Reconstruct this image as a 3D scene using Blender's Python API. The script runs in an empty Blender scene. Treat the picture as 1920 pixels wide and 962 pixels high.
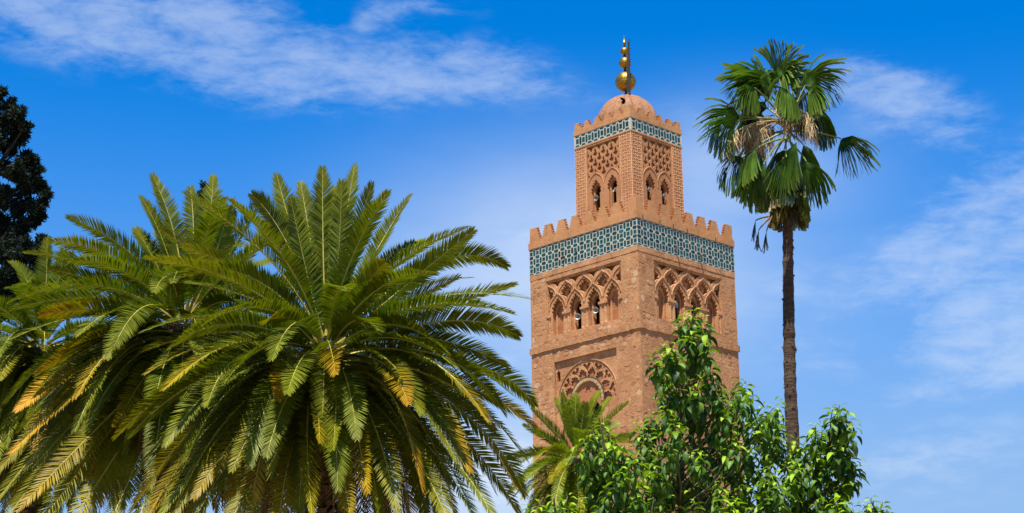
import bpy, math, random
import numpy as np
from mathutils import Vector, Matrix, Euler

# ------------------------------------------------------------------ camera, world, sun, exposure
scene = bpy.context.scene
COL = scene.collection
R = math.radians
F_PX, PITCH, ROLL = 3447.85, 0.29203, -0.01344        # focal length in pixels of a 1920 px wide frame
CAM = Vector((0.0, 0.0, 1.7))
_f = Vector((0, math.cos(PITCH), math.sin(PITCH)))
_u0 = Vector((0, -math.sin(PITCH), math.cos(PITCH)))
_x0 = Vector((1, 0, 0))
CX = _x0 * math.cos(ROLL) + _u0 * math.sin(ROLL)
CU = -_x0 * math.sin(ROLL) + _u0 * math.cos(ROLL)
cam_data = bpy.data.cameras.new('camera')
cam = bpy.data.objects.new('camera', cam_data)
COL.objects.link(cam)
m3 = Matrix((CX, CU, -_f)).transposed()
cam.matrix_world = Matrix.Translation(CAM) @ m3.to_4x4()
cam_data.sensor_width = 36.0
cam_data.lens = 36.0 * F_PX / 1920.0
cam_data.clip_start = 0.1
cam_data.clip_end = 20000.0
scene.camera = cam

def at(px, py, Y):
    """photo pixel -> point on the vertical plane y = Y"""
    d = _f + CX * ((px - 960) / F_PX) - CU * ((py - 481) / F_PX)
    return CAM + d * (Y / d.y)

def azel(px, py):
    d = (_f + CX * ((px - 960) / F_PX) - CU * ((py - 481) / F_PX)).normalized()
    return math.atan2(d.x, d.y), math.asin(d.z)

SUN_EL, SUN_AZ = 68.0, 192.0                           # azimuth clockwise from +Y (the view): behind, a little left
sd = Vector((math.sin(R(SUN_AZ)) * math.cos(R(SUN_EL)), math.cos(R(SUN_AZ)) * math.cos(R(SUN_EL)), math.sin(R(SUN_EL))))
sun_data = bpy.data.lights.new('sun', 'SUN')
sun_data.energy = 5.0
sun_data.angle = R(0.53)
sun_data.color = (1.0, 0.95, 0.87)
sun = bpy.data.objects.new('sun', sun_data)
COL.objects.link(sun)
sun.rotation_euler = (-sd).to_track_quat('-Z', 'Y').to_euler()

scene.view_settings.view_transform = 'Standard'
scene.view_settings.look = 'None'
scene.view_settings.exposure = 0.84
scene.view_settings.gamma = 1.0
scene.view_settings.use_curve_mapping = False

class NT:
    """tiny node-graph helper"""
    def __init__(s, tree):
        s.t = tree
        s.t.nodes.clear()
    def n(s, typ, **kw):
        nd = s.t.nodes.new(typ)
        ins = kw.pop('ins', {})
        for k, v in kw.items():
            setattr(nd, k, v)
        for k, v in ins.items():
            s.set(nd, k, v)
        return nd
    def set(s, nd, k, v):
        sock = nd.inputs[k]
        if hasattr(v, 'is_output') or isinstance(v, bpy.types.NodeSocket):
            s.t.links.new(v, sock)
        else:
            sock.default_value = v
    def math(s, op, a, b=0.0, c=0.0, clamp=False):
        nd = s.n('ShaderNodeMath', operation=op, use_clamp=clamp)
        s.set(nd, 0, a); s.set(nd, 1, b)
        if op in ('MULTIPLY_ADD', 'WRAP', 'COMPARE', 'SMOOTH_MIN'):
            s.set(nd, 2, c)
        return nd.outputs[0]
    def mix(s, f, a, b, mode='MIX'):
        nd = s.n('ShaderNodeMix', data_type='RGBA', blend_type=mode)
        s.set(nd, 0, f); s.set(nd, 6, a); s.set(nd, 7, b)
        return nd.outputs[2]
    def ramp(s, v, a, b, lo=0.0, hi=1.0):
        nd = s.n('ShaderNodeMapRange', interpolation_type='SMOOTHSTEP')
        s.set(nd, 0, v); s.set(nd, 1, a); s.set(nd, 2, b); s.set(nd, 3, lo); s.set(nd, 4, hi)
        return nd.outputs[0]
    def noise(s, vec, scale, detail=4.0, rough=0.55, dist=0.0, out=0):
        nd = s.n('ShaderNodeTexNoise', ins={'Vector': vec, 'Scale': scale, 'Detail': detail, 'Roughness': rough, 'Distortion': dist})
        return nd.outputs[out]

def C4(c):
    return (c[0], c[1], c[2], 1.0)

world = bpy.data.worlds.new('World')
scene.world = world
world.use_nodes = True
W = NT(world.node_tree)
tc = W.n('ShaderNodeTexCoord')
sky = W.n('ShaderNodeTexSky', sky_type='NISHITA', sun_disc=False, sun_elevation=R(SUN_EL), sun_rotation=R(SUN_AZ),
          altitude=450.0, air_density=1.0, dust_density=0.25, ozone_density=6.0)
sep = W.n('ShaderNodeSeparateXYZ', ins={0: tc.outputs['Generated']})
az = W.math('ARCTAN2', sep.outputs[0], sep.outputs[1])
el = W.math('ARCSINE', sep.outputs[2])
ae = W.n('ShaderNodeCombineXYZ', ins={0: az, 1: el, 2: 0.0}).outputs[0]
# thin high cloud: soft patches (where they stand in the sky) broken up by stretched noise
PATCHES = [  # px, py, rx px, ry px, tilt deg (clockwise on screen), weight
    (160, 20, 430, 110, 8, 0.95), (420, 85, 360, 105, 10, 1.0), (620, 135, 300, 70, 8, 0.85), (860, 135, 260, 75, 8, 0.8),
    (1030, 165, 200, 40, 12, 0.45), (720, 28, 90, 40, -15, 0.7), (800, 8, 120, 26, 6, 0.6),
    (1690, 195, 190, 80, 22, 0.85), (1800, 265, 120, 50, 40, 0.45), (1620, 150, 120, 40, 10, 0.35),
    (1880, 400, 240, 120, -25, 0.9), (1760, 490, 300, 95, -14, 0.8), (1560, 540, 260, 70, -4, 0.45), (1880, 615, 210, 110, -8, 1.25),
    (1760, 730, 260, 60, -8, 0.4), (1560, 660, 280, 90, 4, 0.4), (975, 440, 90, 26, 0, 0.5), (960, 680, 260, 70, 6, 0.5), (950, 860, 420, 110, 0, 0.7),
    (1300, 215, 120, 30, 12, 0.35), (1700, 860, 500, 110, 0, 0.45)]
VEIL = [(1080, 500, 980, 520, 0, 0.62), (1350, 330, 640, 330, 0, 0.42), (930, 930, 1100, 420, 0, 0.62)]
total = None
for px, py, rx, ry, tilt, wgt in PATCHES:
    a0, e0 = azel(px, py)
    mp = W.n('ShaderNodeMapping', vector_type='TEXTURE', ins={'Vector': ae, 'Location': (a0, e0, 0), 'Rotation': (0, 0, -R(tilt)),
             'Scale': (1.3 * rx / F_PX, 1.35 * ry / F_PX, 1.0)})
    g = W.n('ShaderNodeTexGradient', gradient_type='QUADRATIC_SPHERE', ins={0: mp.outputs[0]})
    v = W.math('MULTIPLY', W.math('POWER', g.outputs['Fac'], 0.5), wgt)
    total = v if total is None else W.math('MAXIMUM', total, v)
strm = W.n('ShaderNodeMapping', ins={'Vector': ae, 'Rotation': (0, 0, R(9)), 'Scale': (9.0, 20.0, 1.0)})
n1 = W.noise(strm.outputs[0], 1.5, 9.0, 0.58, 0.3)
strm2 = W.n('ShaderNodeMapping', ins={'Vector': ae, 'Rotation': (0, 0, R(16)), 'Scale': (22.0, 62.0, 1.0)})
n2 = W.noise(strm2.outputs[0], 1.7, 10.0, 0.66, 0.25)
nn = W.math('MULTIPLY_ADD', n2, 0.95, W.math('MULTIPLY_ADD', n1, 0.95, -0.45))
soft = W.ramp(total, 0.0, 0.75)
dens = W.ramp(W.math('ADD', nn, W.math('MULTIPLY', soft, 0.34)), 0.42, 1.12)
dens = W.math('MULTIPLY', dens, W.math('MULTIPLY', W.ramp(total, 0.0, 0.45), 0.40))
# thin even veil low in the middle of the sky
veil = None
for px, py, rx, ry, tilt, wgt in VEIL:
    a0, e0 = azel(px, py)
    mp = W.n('ShaderNodeMapping', vector_type='TEXTURE', ins={'Vector': ae, 'Location': (a0, e0, 0), 'Rotation': (0, 0, -R(tilt)),
             'Scale': (rx / F_PX, ry / F_PX, 1.0)})
    g = W.n('ShaderNodeTexGradient', gradient_type='QUADRATIC_SPHERE', ins={0: mp.outputs[0]})
    v = W.math('MULTIPLY', W.ramp(g.outputs['Fac'], 0.0, 0.9), wgt)
    veil = v if veil is None else W.math('MAXIMUM', veil, v)
veil = W.math('MULTIPLY', veil, W.ramp(n1, 0.1, 0.8, 0.75, 1.1))
dens = W.math('MAXIMUM', dens, W.math('MULTIPLY_ADD', dens, 0.6, veil))
grade = W.n('ShaderNodeHueSaturation', ins={'Hue': 0.506, 'Saturation': 1.46, 'Value': 1.0, 'Color': sky.outputs[0]})
cloud_col = (3.9, 4.35, 4.9, 1.0)
haze_f = W.ramp(sep.outputs[2], 0.40, 0.10, 0.0, 0.85)     # pale horizon air, the same all round
hazed = W.mix(haze_f, grade.outputs[0], (1.65, 2.45, 3.75, 1.0))
skyc = W.mix(dens, hazed, cloud_col)
bg = W.n('ShaderNodeBackground', ins={'Color': skyc, 'Strength': 0.114})
W.n('ShaderNodeOutputWorld', ins={'Surface': bg.outputs[0]})

# ------------------------------------------------------------------ helpers
rng = random.Random(7)

def tag(o, label=None, cat=None, group=None, kind=None):
    if label: o['label'] = label
    if cat: o['category'] = cat
    if group: o['group'] = group
    if kind: o['kind'] = kind
    return o

def empty(name, loc, rz=0.0, label=None, cat=None, group=None):
    o = bpy.data.objects.new(name, None)
    COL.objects.link(o)
    o.location = loc
    o.rotation_euler = (0, 0, rz)
    o.empty_display_size = 0.3
    return tag(o, label, cat, group)

def link(name, me, mat=None, parent=None, kind=None, mw=None):
    o = bpy.data.objects.new(name, me)
    COL.objects.link(o)
    if mat is not None and len(me.materials) == 0:
        me.materials.append(mat)
    if parent is not None:
        o.parent = parent
    if mw is not None:
        o.matrix_local = mw
    if kind: o['kind'] = kind
    return o

class MB:
    """collects faces, builds ONE mesh"""
    def __init__(s):
        s.v, s.f, s.c = [], [], []
    def add(s, verts, faces, col=None):
        b = len(s.v)
        s.v.extend([tuple(p) for p in verts])
        s.f.extend([tuple(i + b for i in f) for f in faces])
        if col is not None:
            s.c.extend([col] * len(verts))
    def box(s, fn, u0, u1, z0, z1, d0, d1):
        p = [fn(u, z, d) for d in (d0, d1) for z in (z0, z1) for u in (u0, u1)]
        s.add(p, [(0, 1, 3, 2), (5, 4, 6, 7), (4, 0, 2, 6), (1, 5, 7, 3), (2, 3, 7, 6), (4, 5, 1, 0)])
    def tube(s, pts, rads, n=8, col=None, cap=True):
        pts = [Vector(p) for p in pts]
        rings = []
        for i, p in enumerate(pts):
            t = (pts[min(i + 1, len(pts) - 1)] - pts[max(i - 1, 0)]).normalized()
            a = t.cross(Vector((0, 0, 1)))
            if a.length < 1e-3: a = t.cross(Vector((1, 0, 0)))
            a.normalize(); b = t.cross(a)
            rings.append([p + (a * math.cos(2 * math.pi * k / n) + b * math.sin(2 * math.pi * k / n)) * rads[i] for k in range(n)])
        vs = [q for r in rings for q in r]
        fs = []
        for i in range(len(pts) - 1):
            for k in range(n):
                k2 = (k + 1) % n
                fs.append((i * n + k, i * n + k2, (i + 1) * n + k2, (i + 1) * n + k))
        if cap:
            fs.append(tuple(range(n - 1, -1, -1)))
            fs.append(tuple((len(pts) - 1) * n + k for k in range(n)))
        s.add(vs, fs, col)
    def lathe(s, prof, center, n=32, axis=Vector((0, 0, 1)), col=None):
        axis = axis.normalized()
        a = axis.cross(Vector((0, 1, 0)))
        if a.length < 1e-3: a = axis.cross(Vector((1, 0, 0)))
        a.normalize(); b = axis.cross(a)
        vs = [Vector(center) + axis * h + (a * math.cos(2 * math.pi * k / n) + b * math.sin(2 * math.pi * k / n)) * r for r, h in prof for k in range(n)]
        fs = []
        for i in range(len(prof) - 1):
            for k in range(n):
                k2 = (k + 1) % n
                fs.append((i * n + k, i * n + k2, (i + 1) * n + k2, (i + 1) * n + k))
        s.add(vs, fs, col)
    def mesh(s, name, smooth=False):
        me = bpy.data.meshes.new(name)
        me.from_pydata(s.v, [], s.f)
        if s.c and len(s.c) == len(s.v):
            ca = me.color_attributes.new('Col', 'FLOAT_COLOR', 'POINT')
            ca.data.foreach_set('color', np.array([[c[0], c[1], c[2], 1.0] for c in s.c], dtype=np.float32).ravel())
        if smooth:
            me.polygons.foreach_set('use_smooth', [True] * len(me.polygons))
        me.update()
        return me
    def build(s, name, mat, parent=None, smooth=False, kind=None):
        return link(name, s.mesh(name, smooth), mat, parent, kind)

def np_mesh(name, V, F, colors=None, smooth=False):
    """V (n,3), F list of arrays (k,3|4)"""
    me = bpy.data.meshes.new(name)
    F = [f for f in F if len(f)]
    loops = np.concatenate([f.ravel() for f in F]).astype(np.int32)
    tot = np.concatenate([np.full(len(f), f.shape[1], dtype=np.int32) for f in F])
    start = np.concatenate([[0], np.cumsum(tot)[:-1]]).astype(np.int32)
    me.vertices.add(len(V)); me.vertices.foreach_set('co', V.astype(np.float32).ravel())
    me.loops.add(len(loops)); me.loops.foreach_set('vertex_index', loops)
    me.polygons.add(len(tot)); me.polygons.foreach_set('loop_start', start)
    try: me.polygons.foreach_set('loop_total', tot)
    except Exception: pass
    me.update(calc_edges=True)
    if colors is not None:
        ca = me.color_attributes.new('Col', 'FLOAT_COLOR', 'POINT')
        ca.data.foreach_set('color', np.c_[colors, np.ones(len(colors))].astype(np.float32).ravel())
    if smooth:
        me.polygons.foreach_set('use_smooth', np.ones(len(tot), dtype=bool))
    return me

# ------------------------------------------------------------------ materials
def new_mat(name):
    m = bpy.data.materials.new(name)
    m.use_nodes = True
    return m, NT(m.node_tree)

def finish(g, color, rough=0.8, bump=None, bump_d=0.02, bump_s=0.6, metallic=0.0, spec=0.3, trans=0.0, tcol=None):
    b = g.n('ShaderNodeBsdfPrincipled', ins={'Base Color': color, 'Roughness': rough, 'Metallic': metallic, 'Specular IOR Level': spec})
    if bump is not None:
        bp = g.n('ShaderNodeBump', ins={'Height': bump, 'Distance': bump_d, 'Strength': bump_s})
        g.set(b, 'Normal', bp.outputs[0])
    sh = b.outputs[0]
    if trans > 0:
        t = g.n('ShaderNodeBsdfTranslucent', ins={'Color': tcol})
        mx = g.n('ShaderNodeMixShader', ins={0: trans, 1: sh, 2: t.outputs[0]})
        sh = mx.outputs[0]
    g.n('ShaderNodeOutputMaterial', ins={'Surface': sh})

def masonry(name, c1, c2, c3, stain=0.5, bump=0.03, cell=0.0, rough=0.9, pits=0.6):
    """weathered clay-coloured plaster and rubble: blotches, stones under the render, pits, vertical run-off stains"""
    c1, c2, c3 = (tuple(x * k for x, k in zip(c, (1.15, 1.06, 0.84))) for c in (c1, c2, c3))
    m, g = new_mat(name)
    p = g.n('ShaderNodeTexCoord').outputs['Object']
    big = g.noise(p, 0.55, 5, 0.6)
    mid = g.noise(p, 2.3, 6, 0.65, 0.4)
    fine = g.noise(p, 11.0, 5, 0.7)
    col = g.mix(g.ramp(big, 0.34, 0.66), C4(c1), C4(c2))
    col = g.mix(g.math('MULTIPLY', g.ramp(mid, 0.5, 0.72), 0.75), col, C4(c3))
    vs = g.n('ShaderNodeMapping', ins={'Vector': p, 'Scale': (1.6, 1.6, 0.16)}).outputs[0]
    run = g.noise(vs, 1.5, 5, 0.6)
    dark = tuple(x * 0.55 for x in c1)
    col = g.mix(g.math('MULTIPLY', g.ramp(run, 0.56, 0.78), min(1.0, stain * 1.35)), col, C4(dark))
    col = g.mix(g.math('MULTIPLY', g.ramp(fine, 0.56, 0.75), 0.35), col, C4(tuple(min(1, x * 1.25) for x in c2)))
    pit = g.ramp(g.noise(p, 4.7, 3, 0.8, 0.5), 0.66, 0.74)
    col = g.mix(g.math('MULTIPLY', pit, pits), col, C4(tuple(x * 0.45 for x in c1)))
    blot = g.noise(p, 3.1, 7, 0.72, 0.8)
    col = g.mix(g.math('MULTIPLY', g.ramp(blot, 0.53, 0.66), stain * 0.75), col, C4(tuple(x * k for x, k in zip(c1, (0.60, 0.52, 0.50)))))
    gray = g.noise(p, 1.9, 6, 0.7, 0.3)
    col = g.mix(g.math('MULTIPLY', g.ramp(gray, 0.56, 0.68), stain * 0.55), col, C4((c2[0] * 1.02, c2[1] * 1.22, c2[2] * 1.5)))
    h = g.math('ADD', g.math('MULTIPLY', mid, 1.0), g.math('MULTIPLY', fine, 0.5))
    h = g.math('SUBTRACT', h, g.math('MULTIPLY', g.ramp(blot, 0.5, 0.66), stain * 0.8))
    h = g.math('SUBTRACT', h, g.math('MULTIPLY', pit, 1.2))
    if cell > 0:
        pw = g.n('ShaderNodeVectorMath', operation='ADD', ins={0: p, 1: g.n('ShaderNodeVectorMath', operation='SCALE', ins={0: g.noise(p, 1.4, 3, 0.5, 0.0, 1), 'Scale': 0.25}).outputs[0]}).outputs[0]
        pm = g.n('ShaderNodeMapping', ins={'Vector': pw, 'Scale': (1.0, 1.0, 1.35)}).outputs[0]
        v = g.n('ShaderNodeTexVoronoi', feature='DISTANCE_TO_EDGE', ins={'Vector': pm, 'Scale': cell})
        vc = g.n('ShaderNodeTexVoronoi', feature='F1', ins={'Vector': pm, 'Scale': cell})
        j = g.ramp(v.outputs['Distance'], 0.02, 0.12)
        tint = g.n('ShaderNodeSeparateColor', ins={0: vc.outputs['Color']})
        vis = g.ramp(g.noise(p, 0.8, 4, 0.6), 0.40, 0.62)
        col = g.mix(g.math('MULTIPLY', vis, 0.6), col, g.mix(tint.outputs[0], C4(c1), C4(c3)))
        col = g.mix(g.math('MULTIPLY', g.math('MULTIPLY', g.math('SUBTRACT', 1.0, j), vis), 0.16), col, C4(tuple(x * 0.6 for x in c1)))
        h = g.math('ADD', h, g.math('MULTIPLY', g.math('MULTIPLY', j, vis), 0.35))
    finish(g, col, rough, h, bump, 0.8, spec=0.15)
    return m

M = {}
M['wall'] = masonry('weathered_masonry', (0.37, 0.183, 0.097), (0.48, 0.262, 0.148), (0.40, 0.232, 0.142), 0.7, 0.05, cell=2.4, pits=0.7)
M['carved'] = masonry('carved_plaster', (0.35, 0.176, 0.092), (0.50, 0.275, 0.155), (0.42, 0.235, 0.14), 0.75, 0.05, pits=0.75)
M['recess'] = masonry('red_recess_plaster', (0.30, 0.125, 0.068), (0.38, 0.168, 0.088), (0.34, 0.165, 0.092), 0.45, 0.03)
M['smooth'] = masonry('restored_plaster', (0.39, 0.198, 0.100), (0.47, 0.25, 0.13), (0.42, 0.225, 0.12), 0.55, 0.03, pits=0.35)
M['lantern'] = masonry('lantern_plaster', (0.34, 0.168, 0.092), (0.40, 0.206, 0.112), (0.36, 0.185, 0.105), 0.45, 0.02, pits=0.25)
M['strap'] = masonry('strapwork_plaster', (0.56, 0.32, 0.20), (0.64, 0.38, 0.24), (0.58, 0.34, 0.21), 0.25, 0.008, pits=0.1)
M['dome'] = masonry('dome_plaster', (0.25, 0.130, 0.084), (0.31, 0.170, 0.112), (0.22, 0.125, 0.086), 0.75, 0.05, pits=0.5)
M['ring'] = masonry('ring_stone', (0.36, 0.25, 0.16), (0.46, 0.33, 0.21), (0.22, 0.15, 0.10), 0.6, 0.05, pits=0.9)
M['stain_shade'] = masonry('dark_edge_stone_hole_shade', (0.06, 0.045, 0.035), (0.10, 0.07, 0.05), (0.08, 0.06, 0.045), 0.4, 0.03)  # stained edge stone; also colours in the shade of the weep holes
M['lattice'] = masonry('white_ceramic_strip', (0.40, 0.39, 0.38), (0.48, 0.47, 0.46), (0.33, 0.31, 0.29), 0.3, 0.008, rough=0.6, pits=0.25)
STONE_COLS = [((0.40, 0.205, 0.11), 0.40), ((0.45, 0.24, 0.13), 0.28), ((0.31, 0.155, 0.088), 0.18), ((0.46, 0.285, 0.18), 0.14), ((0.48, 0.335, 0.23), 0.055)]
M['stones'] = [masonry('rubble_stone_%s' % n, tuple(x * 0.88 for x in c), tuple(x * 1.10 for x in c), c, 0.35, 0.05, pits=0.5) for (c, w), n in zip(STONE_COLS, ('ochre', 'tan', 'rust', 'buff', 'pale'))]

def tile_mat(name, c):
    m, g = new_mat(name)
    p = g.n('ShaderNodeTexCoord').outputs['Object']
    info = g.n('ShaderNodeObjectInfo')
    n = g.noise(p, 7.0, 4, 0.6)
    col = g.mix(g.ramp(n, 0.3, 0.75), C4(tuple(x * 0.7 for x in c)), C4(tuple(min(1, x * 1.25) for x in c)))
    finish(g, col, 0.38, n, 0.004, 0.5, spec=0.25)
    return m
M['tiles'] = [tile_mat('glazed_tile_' + n, c) for n, c in
              (('green', (0.014, 0.070, 0.062)), ('teal', (0.014, 0.082, 0.080)), ('dark', (0.012, 0.046, 0.045)), ('turquoise', (0.018, 0.125, 0.118)), ('sea', (0.017, 0.085, 0.068)))]

def simple(name, c, rough=0.6, metallic=0.0, var=0.25, scale=6.0, bump=0.01, spec=0.4):
    m, g = new_mat(name)
    p = g.n('ShaderNodeTexCoord').outputs['Object']
    n = g.noise(p, scale, 5, 0.62)
    col = g.mix(g.ramp(n, 0.3, 0.7), C4(tuple(x * (1 - var) for x in c)), C4(tuple(min(1, x * (1 + var)) for x in c)))
    finish(g, col, rough, n, bump, 0.6, metallic, spec)
    return m
M['wood'] = simple('dark_old_timber', (0.035, 0.026, 0.02), 0.8)
M['peg'] = simple('weathered_peg', (0.13, 0.075, 0.04), 0.85)
M['black'] = simple('dark_metal', (0.018, 0.018, 0.02), 0.5)
M['horn'] = simple('grey_white_horn', (0.44, 0.42, 0.37), 0.5, var=0.12)
M['hornback'] = simple('horn_driver', (0.30, 0.28, 0.25), 0.6)

def gold():
    m, g = new_mat('gilded_copper')
    p = g.n('ShaderNodeTexCoord').outputs['Object']
    n = g.noise(p, 2.6, 6, 0.65, 0.6)
    n2 = g.noise(p, 9.0, 4, 0.6)
    col = g.mix(g.ramp(n, 0.35, 0.7), (0.48, 0.28, 0.04, 1), (0.24, 0.125, 0.02, 1))
    col = g.mix(g.math('MULTIPLY', g.ramp(n2, 0.58, 0.72), 0.6), col, (0.12, 0.06, 0.015, 1))
    ro = g.ramp(n2, 0.3, 0.8, 0.34, 0.55)
    finish(g, col, ro, n2, 0.02, 0.5, 0.85, 0.5)
    return m
M['gold'] = gold()

def leafmat(name, rough=0.42, trans=0.22, spec=0.5, var=0.3, scale=1.2, tmul=(1.5, 1.7, 0.5)):
    m, g = new_mat(name)
    at_ = g.n('ShaderNodeVertexColor', layer_name='Col')
    p = g.n('ShaderNodeTexCoord').outputs['Object']
    n = g.noise(p, scale, 4, 0.6)
    col = g.mix(1.0, at_.outputs[0], g.mix(g.ramp(n, 0.3, 0.7), (1 - var, 1 - var, 1 - var, 1), (1 + var, 1 + var, 1 + var * 0.8, 1)), 'MULTIPLY')
    tcol = g.mix(1.0, col, C4(tmul), 'MULTIPLY')
    finish(g, col, rough, None, trans=trans, tcol=tcol, spec=spec)
    return m
M['palm'] = leafmat('palm_leaflet', 0.5, 0.22, 0.20)
M['fan'] = leafmat('fan_leaf', 0.42, 0.16, 0.5)
M['leaf'] = leafmat('broad_leaf', 0.5, 0.20, 0.22, var=0.18, scale=3.0)
M['conifer'] = leafmat('conifer_spray', 0.9, 0.05, 0.06, var=0.35, scale=0.5)
M['rib'] = simple('palm_midrib', (0.40, 0.34, 0.055), 0.5, var=0.2)
M['petiole'] = simple('green_petiole', (0.16, 0.19, 0.05), 0.5, var=0.25)
M['dry'] = simple('dry_frond', (0.24, 0.15, 0.07), 0.9, var=0.35)
M['straw'] = simple('straw_flower_stalk', (0.48, 0.34, 0.16), 0.85, var=0.3)

def bark(name, c1, c2, ring=9.0, stretch=(1, 1, 4.0)):
    m, g = new_mat(name)
    p = g.n('ShaderNodeTexCoord').outputs['Object']
    mp = g.n('ShaderNodeMapping', ins={'Vector': p, 'Scale': stretch}).outputs[0]
    n = g.noise(mp, ring, 6, 0.7, 0.5)
    b = g.noise(p, 1.3, 4, 0.6)
    col = g.mix(g.ramp(n, 0.35, 0.65), C4(c1), C4(c2))
    col = g.mix(g.math('MULTIPLY', g.ramp(b, 0.45, 0.7), 0.5), col, C4(tuple(x * 0.6 for x in c1)))
    finish(g, col, 0.92, n, 0.04, 0.9, spec=0.15)
    return m
M['fanbark'] = bark('ringed_bark', (0.050, 0.032, 0.021), (0.125, 0.082, 0.052), 5.0)
M['datebark'] = bark('date_palm_bark', (0.06, 0.04, 0.025), (0.15, 0.10, 0.06), 4.0)
M['twig'] = bark('brown_bark', (0.07, 0.045, 0.028), (0.15, 0.10, 0.06), 9.0, (4, 4, 1))
M['darkbark'] = bark('dark_conifer_bark', (0.022, 0.018, 0.014), (0.05, 0.038, 0.028), 9.0, (4, 4, 1))
M['greentwig'] = simple('green_twig', (0.10, 0.115, 0.035), 0.6)

# ------------------------------------------------------------------ setting: ground
def ground():
    m, g = new_mat('dry_park_ground')
    p = g.n('ShaderNodeTexCoord').outputs['Object']
    n = g.noise(p, 0.05, 8, 0.65)
    n2 = g.noise(p, 1.4, 6, 0.65)
    col = g.mix(g.ramp(n, 0.4, 0.6), (0.30, 0.19, 0.11, 1), (0.07, 0.11, 0.03, 1))
    col = g.mix(g.ramp(n2, 0.4, 0.7), col, (0.24, 0.16, 0.10, 1))
    finish(g, col, 0.95, n2, 0.05, 0.5, spec=0.1)
    mb = MB()
    rs = [0, 30, 80, 200, 500, 1500, 6000]
    n = 48
    vs = [(0, 0, 0)]
    for r in rs[1:]:
        for k in range(n):
            a = 2 * math.pi * k / n
            vs.append((r * math.cos(a), r * math.sin(a), 0))
    fs = [(0, 1 + k, 1 + (k + 1) % n) for k in range(n)]
    for i in range(len(rs) - 2):
        for k in range(n):
            a, b = 1 + i * n + k, 1 + i * n + (k + 1) % n
            fs.append((a, a + n, b + n, b))
    mb.add(vs, fs)
    o = mb.build('ground', m)
    tag(o, 'dry sandy park ground with grass patches under the trees', None, None, 'structure')
ground()

# ------------------------------------------------------------------ the minaret
TX, TY, TYAW = 10.646, 156.738, -0.01002
WM, WL = 12.8, 6.83
tower = empty('minaret', (TX, TY, 0), TYAW, 'tall square ochre stone minaret with teal tile bands, ribbed dome and three gold balls', 'minaret')
S2 = math.sqrt(0.5)
FACES = {'L': (Vector((-1, 0, 0)), Vector((S2, -S2, 0))), 'R': (Vector((0, -1, 0)), Vector((S2, S2, 0))),
         'B': (Vector((1, 0, 0)), Vector((-S2, S2, 0))), 'K': (Vector((0, 1, 0)), Vector((-S2, -S2, 0)))}
def face(fc, w):
    """(u along the wall left to right, z up, d inwards) -> minaret coordinates"""
    c, t = FACES[fc]
    A = c * (w * S2)
    n = Vector((t.y, -t.x, 0))
    def fn(u, z, d=0.0):
        p = A + t * u - n * d
        return Vector((p.x, p.y, z))
    fn.t, fn.n, fn.A = t, n, A
    return fn
FM = {k: face(k, WM) for k in FACES}
FL = {k: face(k, WL) for k in FACES}

def plate(name, fn, outline, holes, d0, d1, mat, bevel=0.0, kind=None, parent=None, label=None):
    """flat slab with real holes: outline and holes in (u, z), from depth d0 (front) to d1 (back)"""
    cu = bpy.data.curves.new(name, 'CURVE')
    cu.dimensions = '2D'
    cu.fill_mode = 'BOTH'
    for loop in [outline] + list(holes):
        sp = cu.splines.new('POLY')
        sp.points.add(len(loop) - 1)
        for i, (a, b) in enumerate(loop):
            sp.points[i].co = (a, b, 0, 1)
        sp.use_cyclic_u = True
    cu.extrude = (d1 - d0) / 2 - bevel
    if bevel > 0:
        cu.bevel_depth = bevel
        cu.bevel_resolution = 0
        cu.offset = -bevel
    tmp = bpy.data.objects.new('tmp', cu)
    me = bpy.data.meshes.new_from_object(tmp)
    bpy.data.objects.remove(tmp)
    bpy.data.curves.remove(cu)
    me.materials.clear()
    me.name = name
    dm = (d0 + d1) / 2
    A, t, n = fn.A, fn.t, fn.n
    # x -> t, y -> z, z -> outward normal
    mt = Matrix(((t.x, 0, n.x, A.x - n.x * dm), (t.y, 0, n.y, A.y - n.y * dm), (0, 1, 0, 0), (0, 0, 0, 1)))
    me.transform(mt)
    me.polygons.foreach_set('use_smooth', [False] * len(me.polygons))
    o = link(name, me, mat, parent or tower, kind)
    if label: o['label'] = label
    return o

def rect(u0, u1, z0, z1):
    return [(u0, z0), (u1, z0), (u1, z1), (u0, z1)]

def lobe(p, q, sag, n=7):
    """points of an arc from p (included) to q (excluded) bulging to the left of p->q"""
    (x0, y0), (x1, y1) = p, q
    c = math.hypot(x1 - x0, y1 - y0)
    r = (c * c / 4 + sag * sag) / (2 * sag)
    mx, my = (x0 + x1) / 2, (y0 + y1) / 2
    lx, ly = -(y1 - y0) / c, (x1 - x0) / c
    cx, cy = mx + lx * (sag - r), my + ly * (sag - r)
    a0 = math.atan2(y0 - cy, x0 - cx); a1 = math.atan2(y1 - cy, x1 - cx)
    while a1 > a0: a1 -= 2 * math.pi
    return [(cx + r * math.cos(a0 + (a1 - a0) * k / n), cy + r * math.sin(a0 + (a1 - a0) * k / n)) for k in range(n)]

def foil(half, sags, top_sag):
    """half: cusp points of the left side going up (relative); mirrored; returns open chain left springing -> right springing"""
    out = []
    for i in range(len(half) - 1):
        out += lobe(half[i], half[i + 1], sags[i])
    r = [(-x, y) for x, y in half[::-1]]
    out += lobe(half[-1], r[0], top_sag, 10)
    for i in range(len(r) - 1):
        out += lobe(r[i], r[i + 1], sags[::-1][i])
    out.append(r[-1])
    return out

def off(loop, du, dz=0.0):
    return [(a + du, b + dz) for a, b in loop]

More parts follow.
